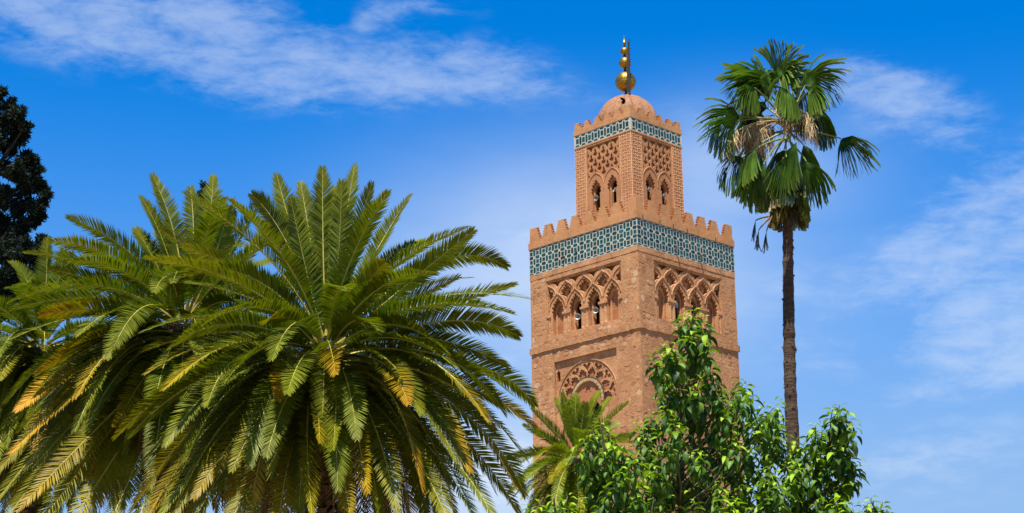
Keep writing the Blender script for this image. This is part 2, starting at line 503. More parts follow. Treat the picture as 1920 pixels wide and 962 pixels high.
def horseshoe(c, half, z0, zs, za, n=8):
    """pointed horseshoe opening: jamb floor z0, springing zs, apex za"""
    L = [(-half * 0.9, z0), (-half * 0.9, zs), (-half, zs + 0.02)]
    for k in range(1, n):
        t = k / n
        x = -half * (math.cos(t * math.pi / 2) ** 0.8) * (1.0 + 0.12 * math.sin(math.pi * min(1, t * 1.6)))
        L.append((x, zs + (za - zs) * (math.sin(t * math.pi / 2) * 0.82 + 0.18 * t)))
    pts = L + [(0, za)] + [(-x, z) for x, z in L[::-1]]
    return [(c + x, z) for x, z in pts]

def ribbon(name, fn, path, wid, d0, d1, mat):
    """raised moulding following a path in (u, z)"""
    mb = MB()
    P = [Vector((a, b)) for a, b in path]
    sect = []
    for i, p in enumerate(P):
        t = (P[min(i + 1, len(P) - 1)] - P[max(i - 1, 0)]).normalized()
        nrm = Vector((-t.y, t.x))
        a, b = p + nrm * wid / 2, p - nrm * wid / 2
        a2, b2 = p + nrm * wid * 0.28, p - nrm * wid * 0.28
        sect.append([fn(a.x, a.y, d1), fn(a2.x, a2.y, d0), fn(b2.x, b2.y, d0), fn(b.x, b.y, d1)])
    mb.v = [tuple(q) for s in sect for q in s]
    for i in range(len(P) - 1):
        for k in range(3):
            a = i * 4 + k
            mb.f.append((a, a + 1, a + 5, a + 4))
    return mb.build(name, mat, tower)

# ---- shaft walls (each butted against the next at the corner)
ZB, ZT = 0.0, 49.30
PANEL = (1.95, 10.88, 41.0, 46.08)
ROUND = (2.75, 10.05, 30.2, 38.65)
T1 = 1.0
plate('wall', FM['L'], rect(T1, WM, ZB, ZT), [rect(*PANEL), rect(*ROUND)], 0, T1, M['wall'])
plate('wall', FM['R'], rect(T1, WM, ZB, ZT), [rect(*PANEL)], 0, T1, M['wall'])
for k in 'BK':
    plate('wall', FM[k], rect(T1, WM, ZB, ZT), [], 0, T1, M['wall'])
mb = MB(); mb.add([Vector((c.x, c.y, 49.6)) * 1 for c in [FACES[k][0] * (WM * S2 - 1.0) for k in 'LRBK']] +
                  [Vector((c.x, c.y, 49.2)) for c in [FACES[k][0] * (WM * S2 - 1.0) for k in 'LRBK']],
                  [(0, 1, 2, 3), (7, 6, 5, 4), (0, 4, 5, 1), (1, 5, 6, 2), (2, 6, 7, 3), (3, 7, 4, 0)])
mb.build('roof_terrace', M['smooth'], tower)
mb = MB(); mb.add([Vector((c.x, c.y, 40.3)) for c in [FACES[k][0] * (WM * S2 - 1.0) for k in 'LRBK']] +
                  [Vector((c.x, c.y, 40.0)) for c in [FACES[k][0] * (WM * S2 - 1.0) for k in 'LRBK']],
                  [(0, 1, 2, 3), (7, 6, 5, 4), (0, 4, 5, 1), (1, 5, 6, 2), (2, 6, 7, 3), (3, 7, 4, 0)])
mb.build('inner_floor', M['recess'], tower)

def ring_course(name, z0, z1, proud, w, mat, wob=0.0, seed=0, keys='LRBK', n=40):
    """moulding round the square shaft, edges slightly uneven"""
    rr = random.Random(seed)
    mb = MB()
    hw = (w / 2 + proud)
    inner = w / 2 - 0.3
    loop = []
    for k in 'LRBK':
        c0 = FACES[k][0] * (hw / S2)
        c1 = FACES['RBKL'['LRBK'.index(k)]][0] * (hw / S2)
        for i in range(n):
            p = c0.lerp(c1, i / n)
            loop.append((p, p.normalized() * 0 + FACES[k][1].cross(Vector((0, 0, 1)))))
    N = len(loop)
    secs = []
    for i, (p, nn_) in enumerate(loop):
        corner = (i % n == 0)
        j = 0 if corner else rr.uniform(-wob, wob)
        j2 = rr.uniform(-wob, wob)
        ci = p * (inner / hw)
        secs.append([Vector((ci.x, ci.y, z0)), Vector((p.x + nn_.x * j, p.y + nn_.y * j, z0 + j2)),
                     Vector((p.x + nn_.x * j, p.y + nn_.y * j, z1 + j2 * 0.5)), Vector((ci.x, ci.y, z1 + 0.03))])
    mb.v = [tuple(q) for s in secs for q in s]
    for i in range(N):
        a, b = i * 4, ((i + 1) % N) * 4
        for k in range(4):
            k2 = (k + 1) % 4
            mb.f.append((a + k, b + k, b + k2, a + k2))
    return mb.build(name, mat, tower)

ring_course('string_course', 39.78, 40.34, 0.12, WM, M['wall'], 0.035, 3)
ring_course('upper_ledge', 46.50, 46.94, 0.03, WM, M['carved'], 0.012, 4)
ring_course('cornice', 49.40, 49.98, 0.10, WM, M['smooth'], 0.008, 5)
ring_course('parapet_base', 49.97, 50.20, 0.015, WM, M['smooth'], 0.004, 6)

# ---- carved arcade panel on both faces
def wobble(path, amp, seed):
    rr = random.Random(seed)
    return [(a + rr.uniform(-amp, amp), b + rr.uniform(-amp, amp)) for a, b in path]

ARCH = [3.18, 5.34, 7.49, 9.65]
NICHE = [4.26, 6.415, 8.57]
cusp = [(-0.52, 42.97), (-0.53, 43.30), (-0.44, 43.64), (-0.27, 43.92), (-0.10, 44.06)]
archhole = [(-0.63, 41.0), (-0.63, 42.97)] + foil(cusp, [0.185, 0.195, 0.185, 0.135], 0.27) + [(0.63, 42.97), (0.63, 41.0)]
ncusp = [(-0.50, 44.64), (-0.34, 45.00), (-0.105, 45.13)]
nichehole = [(0.0, 44.14), (-0.33, 44.40), (-0.66, 44.58)] + foil(ncusp, [0.20, 0.13], 0.27) + [(0.66, 44.58), (0.33, 44.40)]
halfn = [(0.0, 44.1), (0.0, 45.42), (0.10, 45.38), (0.17, 45.24)] + [(-x, y) for x, y in (lobe(ncusp[0], ncusp[1], 0.20) + [ncusp[1]])][::-1] + [(0.66, 44.58), (0.33, 44.40)]
tri = [(-0.70, 45.88), (0.70, 45.88), (0.52, 45.78), (0.30, 45.66), (0.12, 45.48), (0.0, 45.30), (-0.12, 45.48), (-0.30, 45.66), (-0.52, 45.78)]
DA0, DA1, DB0, DB1 = 0.12, 0.46, 0.50, 0.86
for fk in 'LR':
    fn = FM[fk]
    for i, c in enumerate(ARCH):
        pass
    holes = [off(archhole, c) for c in ARCH]
    holes = [[(u, z if z > 41.001 else 41.06) for u, z in h] for h in holes]
    holes += [off(nichehole, c) for c in NICHE]
    holes += [off(halfn, 2.08), [(2 * 6.415 - u, z) for u, z in off(halfn, 2.08)]]
    holes += [off(tri, c) for c in ARCH]
    plate('carved_arcade', fn, rect(PANEL[0] - 0.1, PANEL[1] + 0.1, PANEL[2] - 0.05, PANEL[3] + 0.05), [wobble(h, 0.003, 11 + i) for i, h in enumerate(holes)], DA0, DA1, M['carved'], 0.025)
    ops = [horseshoe(c, 0.44, 41.06, 42.90, 43.72) for c in ARCH]
    slit = [(-0.10, 44.33), (0.10, 44.33), (0.10, 44.80), (0.05, 44.92), (0, 44.95), (-0.05, 44.92), (-0.10, 44.80)]
    slits = [off(slit, c) for c in NICHE]
    plate('inner_arcade', fn, rect(PANEL[0] - 0.1, PANEL[1] + 0.1, PANEL[2] - 0.05, PANEL[3] + 0.05), ops + slits, DB0, DB1, M['carved'], 0.02)
    # red plaster behind niches and spandrels
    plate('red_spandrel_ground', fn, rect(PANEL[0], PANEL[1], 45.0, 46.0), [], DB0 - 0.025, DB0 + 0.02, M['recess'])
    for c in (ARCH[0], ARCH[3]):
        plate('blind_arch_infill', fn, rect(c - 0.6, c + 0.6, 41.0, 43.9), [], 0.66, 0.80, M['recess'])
    # raised interlacing bands
    ext = [(-1.0, 43.40), (-0.95, 43.72), (-0.80, 44.02), (-0.60, 44.26), (-0.36, 44.50), (-0.15, 44.64), (0, 44.80)]
    ext = ext + [(-x, z) for x, z in ext[-2::-1]]
    for i, c in enumerate(ARCH):
        ribbon('arch_band', fn, wobble(off(ext, c), 0.02, 30 + i), 0.13, DA0 - 0.075, DA0 + 0.01, M['carved'])
    ne = [(-0.92, 44.62), (-0.86, 44.95), (-0.68, 45.20), (-0.42, 45.42), (-0.16, 45.56), (0, 45.72)]
    ne = ne + [(-x, z) for x, z in ne[-2::-1]]
    for i, c in enumerate(NICHE):
        ribbon('niche_band', fn, wobble(off(ne, c), 0.02, 40 + i), 0.12, DA0 - 0.07, DA0 + 0.01, M['carved'])
    ribbon('niche_band', fn, [(2.0, 45.74), (2.3, 45.52), (2.6, 45.38), (2.85, 45.15), (2.98, 44.9), (3.02, 44.65)], 0.11, DA0 - 0.07, DA0 + 0.01, M['carved'])
    ribbon('niche_band', fn, [(2 * 6.415 - a, b) for a, b in [(3.02, 44.65), (2.98, 44.9), (2.85, 45.15), (2.6, 45.38), (2.3, 45.52), (2.0, 45.74)][::-1]], 0.11, DA0 - 0.07, DA0 + 0.01, M['carved'])
    # engaged columns and their capitals between the arches
    piers = [1.0 * (a + b) / 2 for a, b in zip(ARCH[:-1], ARCH[1:])] + [ARCH[0] - 1.02, ARCH[3] + 1.02]
    for pc in piers:
        edge = pc < 2.5 or pc > 10.3
        for du in ((0.0,) if edge else (-0.24, 0.24)):
            c = MB()
            base = fn(pc + du, 41.0, 0.155)
            c.lathe([(0.17, 0.0), (0.17, 0.14), (0.125, 0.2), (0.12, 1.5), (0.15, 1.55)], base, 14)
            c.build('column', M['carved'], tower, smooth=False)
        hw = 0.24 if edge else 0.47
        cm = MB()
        cm.box(fn, pc - hw, pc + hw, 42.74, 42.95, -0.01, 0.42)
        cm.box(fn, pc - hw * 0.86, pc + hw * 0.86, 42.55, 42.738, 0.05, 0.40)
        cm.build('capital', M['carved'], tower)
    # panel frame moulding
    fr = MB()
    fr.box(fn, PANEL[0] + 0.003, PANEL[1] - 0.003, 45.955, PANEL[3] - 0.004, 0.045, 0.3)
    fr.box(fn, PANEL[0] + 0.003, PANEL[0] + 0.12, 41.0, 45.95, 0.05, 0.3)
    fr.box(fn, PANEL[1] - 0.12, PANEL[1] - 0.003, 41.0, 45.95, 0.05, 0.3)
    fr.build('panel_frame', M['carved'], tower)

# ---- round fan-carved panel low on the left face
fn = FM['L']
RC, RZ = 6.40, 34.75
def polar(r, a):
    return (RC + r * math.sin(a), RZ + r * math.cos(a))
def radial(loop, a):
    """loop in (across, outwards) -> panel coordinates at angle a from vertical"""
    ca, sa = math.cos(a), math.sin(a)
    return [(RC + x * ca + r * sa, RZ - x * sa + r * ca) for x, r in loop]
fcusp = [(-0.30, 1.98), (-0.36, 2.20), (-0.28, 2.50), (-0.09, 2.64)]
farch = [(-0.20, 1.86)] + foil(fcusp, [0.10, 0.14, 0.13], 0.19) + [(0.20, 1.86)]
vcut = [(-0.46, 3.08), (-0.38, 3.20), (-0.12, 3.22), (-0.10, 3.08), (0.0, 2.98), (0.10, 3.08), (0.12, 3.22), (0.38, 3.20), (0.46, 3.08), (0.30, 2.86), (0.18, 2.80), (0.10, 2.62), (0.0, 2.50), (-0.10, 2.62), (-0.18, 2.80), (-0.30, 2.86)]
dot = [(0.07 * math.cos(t * math.pi / 4), 3.22 + 0.07 * math.sin(t * math.pi / 4)) for t in range(8)]
holes = []
ST = 26.0
for k in range(-4, 4):
    a = R(ST * (k + 0.5))
    if abs(a) < R(112):
        holes.append(radial(farch, a)); holes.append(radial(dot, a))
for k in range(-4, 5):
    if abs(k) < 4: holes.append(radial(vcut, R(ST * k)))
key = lambda c, z0, z1: [(c - 0.2, z0), (c + 0.2, z0), (c + 0.2, z1 - 0.3), (c + 0.24, z1 - 0.27), (c + 0.06, z1 - 0.13), (c + 0.05, z1), (c - 0.05, z1), (c - 0.06, z1 - 0.13), (c - 0.24, z1 - 0.27), (c - 0.2, z1 - 0.3)]
win = key(3.04, 36.92, 37.95)
inner = [polar(1.62, R(a)) for a in range(-90, 91, 6)]
inner = [(RC - 1.62, 30.6)] + inner + [(RC + 1.62, 30.6)]
outl = rect(ROUND[0] - 0.1, ROUND[1] + 0.1, ROUND[2] - 0.05, ROUND[3] + 0.05)
plate('carved_fan_panel', fn, outl, [wobble(h, 0.012, 60 + i) for i, h in enumerate(holes)] + [win, inner], 0.22, 0.335, M['carved'], 0.012)
op1 = horseshoe(5.62, 0.48, 30.8, 33.6, 34.5); op2 = horseshoe(7.18, 0.48, 30.8, 33.6, 34.5)
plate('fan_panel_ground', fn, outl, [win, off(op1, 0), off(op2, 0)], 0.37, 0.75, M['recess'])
nh = foil([(-0.20, 35.35), (-0.24, 35.6), (-0.10, 35.82)], [0.09, 0.10], 0.16)
tym = [(RC - 1.75, 30.5)] + [polar(1.75, R(a)) for a in range(-90, 91, 6)] + [(RC + 1.75, 30.5)]
op1b = horseshoe(5.62, 0.55, 30.7, 33.6, 34.6); op2b = horseshoe(7.18, 0.55, 30.7, 33.6, 34.6)
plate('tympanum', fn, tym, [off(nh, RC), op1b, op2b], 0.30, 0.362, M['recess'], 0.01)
mb = MB(); mb.lathe([(0.15, 0), (0.11, 0.1), (0.11, 2.7), (0.18, 2.85), (0.18, 3.0)], fn(RC, 30.8, 0.33), 12)
mb.build('window_column', M['carved'], tower)
ringo = [polar(1.92, R(a)) for a in range(-100, 101, 5)]
ringi = [polar(1.60, R(a)) for a in range(100, -101, -5)]
plate('arch_ring', fn, wobble(ringo + ringi, 0.012, 5), [], 0.14, 0.33, M['ring'], 0.015)
rr = random.Random(4)
for k in range(-7, 8):   # carved voussoir pieces on the ring
    a = R(12.5 * k)
    loop = [(-0.13, 1.66), (-0.05, 1.63), (0.05, 1.63), (0.13, 1.66), (0.15, 1.76), (0.10, 1.86), (-0.10, 1.86), (-0.15, 1.76)]
    plate('voussoir', fn, wobble(radial(loop, a), 0.015, k + 90), [], 0.115, 0.15, M['ring'], 0.008)
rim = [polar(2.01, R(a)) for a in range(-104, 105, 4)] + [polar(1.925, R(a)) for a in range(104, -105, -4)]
plate('ring_edge', fn, wobble(rim, 0.01, 9), [], 0.13, 0.34, M['stain_shade'])
big = [polar(3.50, R(a)) for a in range(-96, 97, 3)]
ribbon('disc_rim', fn, big, 0.10, 0.15, 0.225, M['carved'])

# ---- rubble stones showing through the render of the shaft
def stone_mesh(fn, poly, proud):
    n = len(poly)
    cx = sum(p[0] for p in poly) / n; cz = sum(p[1] for p in poly) / n
    back = [fn(u, z, 0.03) for u, z in poly]
    front = [fn(cx + (u - cx) * 0.90, cz + (z - cz) * 0.88, -proud) for u, z in poly]
    fs = [tuple(range(n, 2 * n))]
    fs += [(i, (i + 1) % n, n + (i + 1) % n, n + i) for i in range(n)]
    return back + front, fs
def hidden(fk, u, z, hu, hz):
    for P, fks in ((PANEL, 'LR'), (ROUND, 'L')):
        if fk in fks and P[0] - 0.05 - hu < u < P[1] + 0.05 + hu and P[2] - 0.05 - hz < z < P[3] + 0.06 + hz:
            return True
    return False
rr = random.Random(21)
stones = []
for fk in 'LR':
    for z_lo, z_hi in ((26.0, 39.74), (40.38, 46.46)):
        z = z_lo
        while z < z_hi - 0.25:
            h = min(rr.choice((0.24, 0.32, 0.4, 0.5, 0.66)) * rr.uniform(0.9, 1.1), z_hi - z)
            u = 0.04 + rr.uniform(0.0, 0.3)
            while u < WM - 0.1:
                wdt = min(rr.uniform(0.26, 0.6) * rr.choice((1, 1, 1.5)), WM - 0.03 - u)
                cu, cz = u + wdt / 2, z + h / 2
                dens_ = 0.66 + 0.3 * math.sin(cu * 0.9 + cz * 0.7) * math.sin(cz * 0.53 + 1.7)
                if wdt > 0.25 and not hidden(fk, cu, cz, wdt / 2, h / 2) and rr.random() < dens_:
                    poly = []
                    jz = rr.uniform(-0.07, 0.07)
                    nv = 10
                    for i in range(nv):
                        a = 2 * math.pi * (i + rr.uniform(-0.25, 0.25)) / nv
                        ca, sa = math.cos(a), math.sin(a)
                        k = 1.0 / max(abs(ca) ** 3.2 + abs(sa) ** 3.2, 1e-6) ** (1 / 3.2)
                        k *= rr.uniform(0.86, 0.98)
                        poly.append((cu + ca * k * wdt / 2, cz + sa * k * h / 2 + jz))
                    pale = 2.6 if (fk == 'L' and (38.6 < z < 39.8 or 40.3 < z < 41.0)) else (0.3 if fk == 'R' else 1.0)
                    ws_ = [w for c, w in STONE_COLS]; ws_[4] *= pale * 1.6
                    mi = rr.choices(range(5), ws_)[0]
                    dist = (WM - cu if fk == 'L' else cu) + (8 if (fk == 'R' and z < 39) else 0)
                    stones.append((dist - wdt * h * 8 + (0 if z > 30 else 40), fk, poly, rr.choice((0.003, 0.006, 0.010, 0.022)), mi))
                u += wdt + 0.02
            z += h + 0.015
stones.sort(key=lambda s: s[0])
for s in stones[:298]:
    v, f = stone_mesh(FM[s[1]], s[2], s[3])
    mb = MB(); mb.add(v, f)
    mb.build('stone', M['stones'][s[4]], tower)
mb = MB(); mi_list = []
for s in stones[298:]:
    v, f = stone_mesh(FM[s[1]], s[2], s[3])
    mb.add(v, f); mi_list += [s[4]] * len(f)
me = mb.mesh('rubble_stones')
for m_ in M['stones']: me.materials.append(m_)
me.polygons.foreach_set('material_index', mi_list)
link('rubble_stones', me, None, tower, 'stuff')

# ---- tile bands
def tile_poly(shape, p, pz):
    j = 0.06
    if shape == 'square': return [(-.22 * p, -.215 * pz), (.22 * p, -.215 * pz), (.22 * p, .215 * pz), (-.22 * p, .215 * pz)]
    if shape == 'upright': return [(0, -.40 * pz), (.175 * p, -.26 * pz), (.175 * p, .26 * pz), (0, .41 * pz), (-.175 * p, .26 * pz), (-.175 * p, -.26 * pz)]
    if shape == 'lying': return [(-.39 * p, 0), (-.24 * p, -.185 * pz), (.24 * p, -.185 * pz), (.39 * p, 0), (.24 * p, .185 * pz), (-.24 * p, .185 * pz)]
    if shape == 'half_low': return [(-.37 * p, .035 * pz), (.37 * p, .035 * pz), (.24 * p, .185 * pz), (-.24 * p, .185 * pz)]
    if shape == 'half_high': return [(-.24 * p, -.185 * pz), (.24 * p, -.185 * pz), (.37 * p, -.035 * pz), (-.37 * p, -.035 * pz)]
_tile_cache = {}
def tile_mesh(shape, p, pz):
    k = (shape, round(p, 3), round(pz, 3))
    if k not in _tile_cache:
        poly = tile_poly(shape, p, pz); n = len(poly)
        vs = [(a, 0.012, b) for a, b in poly] + [(a * 0.93, -0.012, b * 0.95) for a, b in poly]
        fs = [tuple(range(n, 2 * n))] + [(i, (i + 1) % n, n + (i + 1) % n, n + i) for i in range(n)]
        _tile_cache[k] = (vs, fs)
    return _tile_cache[k]
rr = random.Random(5)
tiles = []      # (priority, shape, p, pz, fn, u, z, colour)
def tile_band(fset, w, z0, z1, p, first, rows):
    pz = (z1 - z0) / rows
    for fk in 'LR':
        fn = fset[fk]
        n = int(round((w - 2 * first) / p)) + 1
        for r in range(rows):
            zc = z0 + pz * (r + 0.5)
            for i in range(n):
                u = first + p * i
                tiles.append((2, 'square', p, pz, fn, u, zc, w))
                if i < n - 1: tiles.append((0, 'upright', p, pz, fn, u + p / 2, zc, w))
                if r < rows - 1: tiles.append((1, 'lying', p, pz, fn, u, zc + pz / 2, w))
                if r == 0: tiles.append((4, 'half_low', p, pz, fn, u, z0, w))
                if r == rows - 1: tiles.append((4, 'half_high', p, pz, fn, u, z1, w))
tile_band(FM, WM, 47.02, 49.36, 0.774, 0.205, 3)
tile_band(FL, WL, 58.98, 60.08, 0.759, 0.379, 1)
for fset, w, z0, z1 in ((FM, WM, 46.96, 49.395), (FL, WL, 58.93, 60.115)):
    for fk in 'LRBK':
        mb = MB(); mb.box(fset[fk], 0.02, w - 0.02 + 0.05 * 0, z0, z1, -0.03, 0.2)
        mb.build('tile_lattice', M['lattice'], tower)
    mb = MB(); c0 = fset['R'](0, 0, 0)
    for k in 'LRBK':
        q = FACES[k][0] * (w * S2)
        mb.lathe([(0.055, z0 + 0.002), (0.055, z1 - 0.002)], Vector((q.x, q.y, 0)), 6)
    mb.build('corner_strip', M['lattice'], tower, kind='stuff')
tiles.sort(key=lambda t: t[0])
shared = {}
stuff = MB(); smi = []
for i, (pr, shape, p, pz, fn, u, z, w) in enumerate(tiles):
    ci = rr.choices(range(5), (0.34, 0.26, 0.22, 0.07, 0.11))[0]
    vs, fs = tile_mesh(shape, p, pz)
    o0 = fn(u, z, -0.03)
    if i < 298:
        key_ = (shape, round(p, 3), round(pz, 3), ci)
        if key_ not in shared:
            mb = MB(); mb.add(vs, fs); me = mb.mesh('green_tile'); me.materials.append(M['tiles'][ci]); shared[key_] = me
        o = link('green_tile', shared[key_], None, tower)
        # local x along the wall, local -y outwards
        o.matrix_local = Matrix(((fn.t.x, -fn.n.x, 0, o0.x), (fn.t.y, -fn.n.y, 0, o0.y), (0, 0, 1, o0.z), (0, 0, 0, 1)))
    else:
        b = [Vector((o0.x + fn.t.x * a - fn.n.x * c, o0.y + fn.t.y * a - fn.n.y * c, o0.z + b_)) for a, c, b_ in vs]
        stuff.add(b, fs); smi += [ci] * len(fs)
me = stuff.mesh('small_green_tiles')
for m_ in M['tiles']: me.materials.append(m_)
me.polygons.foreach_set('material_index', smi)
link('small_green_tiles', me, None, tower, 'stuff')
for fk, u, z in (('L', 5.78, 47.96), ('L', 4.32, 47.83), ('R', 4.88, 47.67), ('R', 8.03, 47.60)):
    mb = MB(); mb.box(FM[fk], u - 0.06, u + 0.06, z - 0.07, z + 0.06, -0.34, 0.05)
    mb.build('wooden_peg', M['peg'], tower)
for u, z in ((0.67, 49.62), (2.85, 49.60), (4.6, 49.60), (6.46, 49.59), (10.23, 49.58)):  # weep holes, not cut: dark boxes stand in for the shade inside
    mb = MB(); mb.box(FM['R'], u - 0.05, u + 0.05, z - 0.13, z + 0.14, -0.115, 0.05)
    mb.build('weep_hole_shade', M['stain_shade'], tower)

# ---- stepped merlons
def merlon(fn, half, top, z0, z1, th, steps, inset=0.02, lo=None, hi=None):
    """sawtooth-stepped merlon; lo/hi: clip to a corner"""
    prof = []
    sh = (z1 - z0) / steps
    for k in range(steps):
        x = half + (top - half) * (k / (steps - 1))
        prof += [(x - 0.075, z0 + sh * k), (x - 0.055, z0 + sh * (k + 0.35)), (x + 0.03, z0 + sh * (k + 0.75)), (x + 0.03, z0 + sh * (k + 1))]
    return prof
def build_merlon(fn, c, half, top, z0, z1, th, steps, lo, hi, mat, d0=0.02, name='merlon'):
    prof = merlon(fn, half, top, z0, z1, th, steps)
    right = [(min(hi, c + x), z) for x, z in prof]
    left = [(max(lo, c - x), z) for x, z in prof]
    pts = [(min(hi, c + half), z0 - 0.25)] + right + left[::-1] + [(max(lo, c - half), z0 - 0.25)]
    # remove duplicates produced by clipping
    pts = [(min(hi, max(lo, a + rng.uniform(-.014, .014))) if lo + .03 < a < hi - .03 else a, b + rng.uniform(-.012, .012)) for a, b in pts]
    q = []
    for p in pts:
        if not q or math.hypot(p[0] - q[-1][0], p[1] - q[-1][1]) > 1e-4: q.append(p)
    return plate(name, fn, q[::-1], [], d0, d0 + th, mat)
for fk in 'LR':
    fn = FM[fk]
    for c in [6.4 + s * k - (0.25 if fk == 'R' else 0) for k in (0.83, 2.49, 4.15) for s in (-1, 1)]:
        build_merlon(fn, c + rng.uniform(-.02, .02), 0.72, 0.41, 50.15, 51.32 + rng.uniform(-.02, .02), 0.26, 5, 0, WM, M['smooth'])
    lo0 = 0.02 if fk == 'L' else 0.022
    build_merlon(fn, 0.1 + (0.3 if fk == 'L' else 0), 0.90, 0.56, 50.15, 51.36, 0.26, 5, 0.282 if fk == 'R' else 0.02, WM, M['smooth'], 0.02 if fk == 'L' else 0.02, 'corner_merlon')
    build_merlon(fn, WM - 0.1 - (0.3 if fk == 'R' else 0), 0.90, 0.56, 50.15, 51.36, 0.26, 5, 0, WM - 0.02, M['smooth'], 0.02, 'corner_merlon')

# ---- lantern (upper tower)
LZ0 = 49.55
PL = (1.40, 5.43, 52.1, 58.72)
LC = (2.43, 4.40)
for fk in 'LRBK':
    plate('lantern_wall', FL[fk], rect(0.6, WL, LZ0, 60.2), [rect(*PL)] if fk in 'LR' else [], 0, 0.6, M['lantern'])
lcusp = [(-0.42, 54.08), (-0.46, 54.36), (-0.40, 54.68), (-0.26, 54.94), (-0.10, 55.10)]
lhole = [(-0.44, 52.3), (-0.44, 54.08)] + foil(lcusp, [0.15, 0.17, 0.16, 0.12], 0.25) + [(0.44, 54.08), (0.44, 52.3)]
cell = [(0, 0.44), (-0.07, 0.33), (-0.11, 0.18), (-0.09, 0.06), (-0.16, 0.05), (-0.17, -0.04), (-0.25, -0.06), (-0.27, -0.16), (-0.16, -0.22), (-0.13, -0.33), (-0.05, -0.36), (0, -0.44)]
cell = cell + [(-x, y) for x, y in cell[-2:0:-1]]
flat = [(-0.33, 0.16), (-0.28, 0.02), (-0.20, -0.02), (-0.17, -0.12), (-0.10, -0.15), (-0.08, -0.28), (0, -0.38)]
flat = flat + [(-x, y) for x, y in flat[-2::-1]]
leftcell = [(0.03, 0.40)] + [(-x, y) for x, y in cell[1:11]] + [(0.03, -0.40)]
def ext_z(u):
    best = 0
    for c in LC:
        dx = abs(u - c)
        if dx < 1.02: best = max(best, 54.85 + 1.15 * math.sqrt(max(0, 1 - (dx / 1.02) ** 2)))
    return best
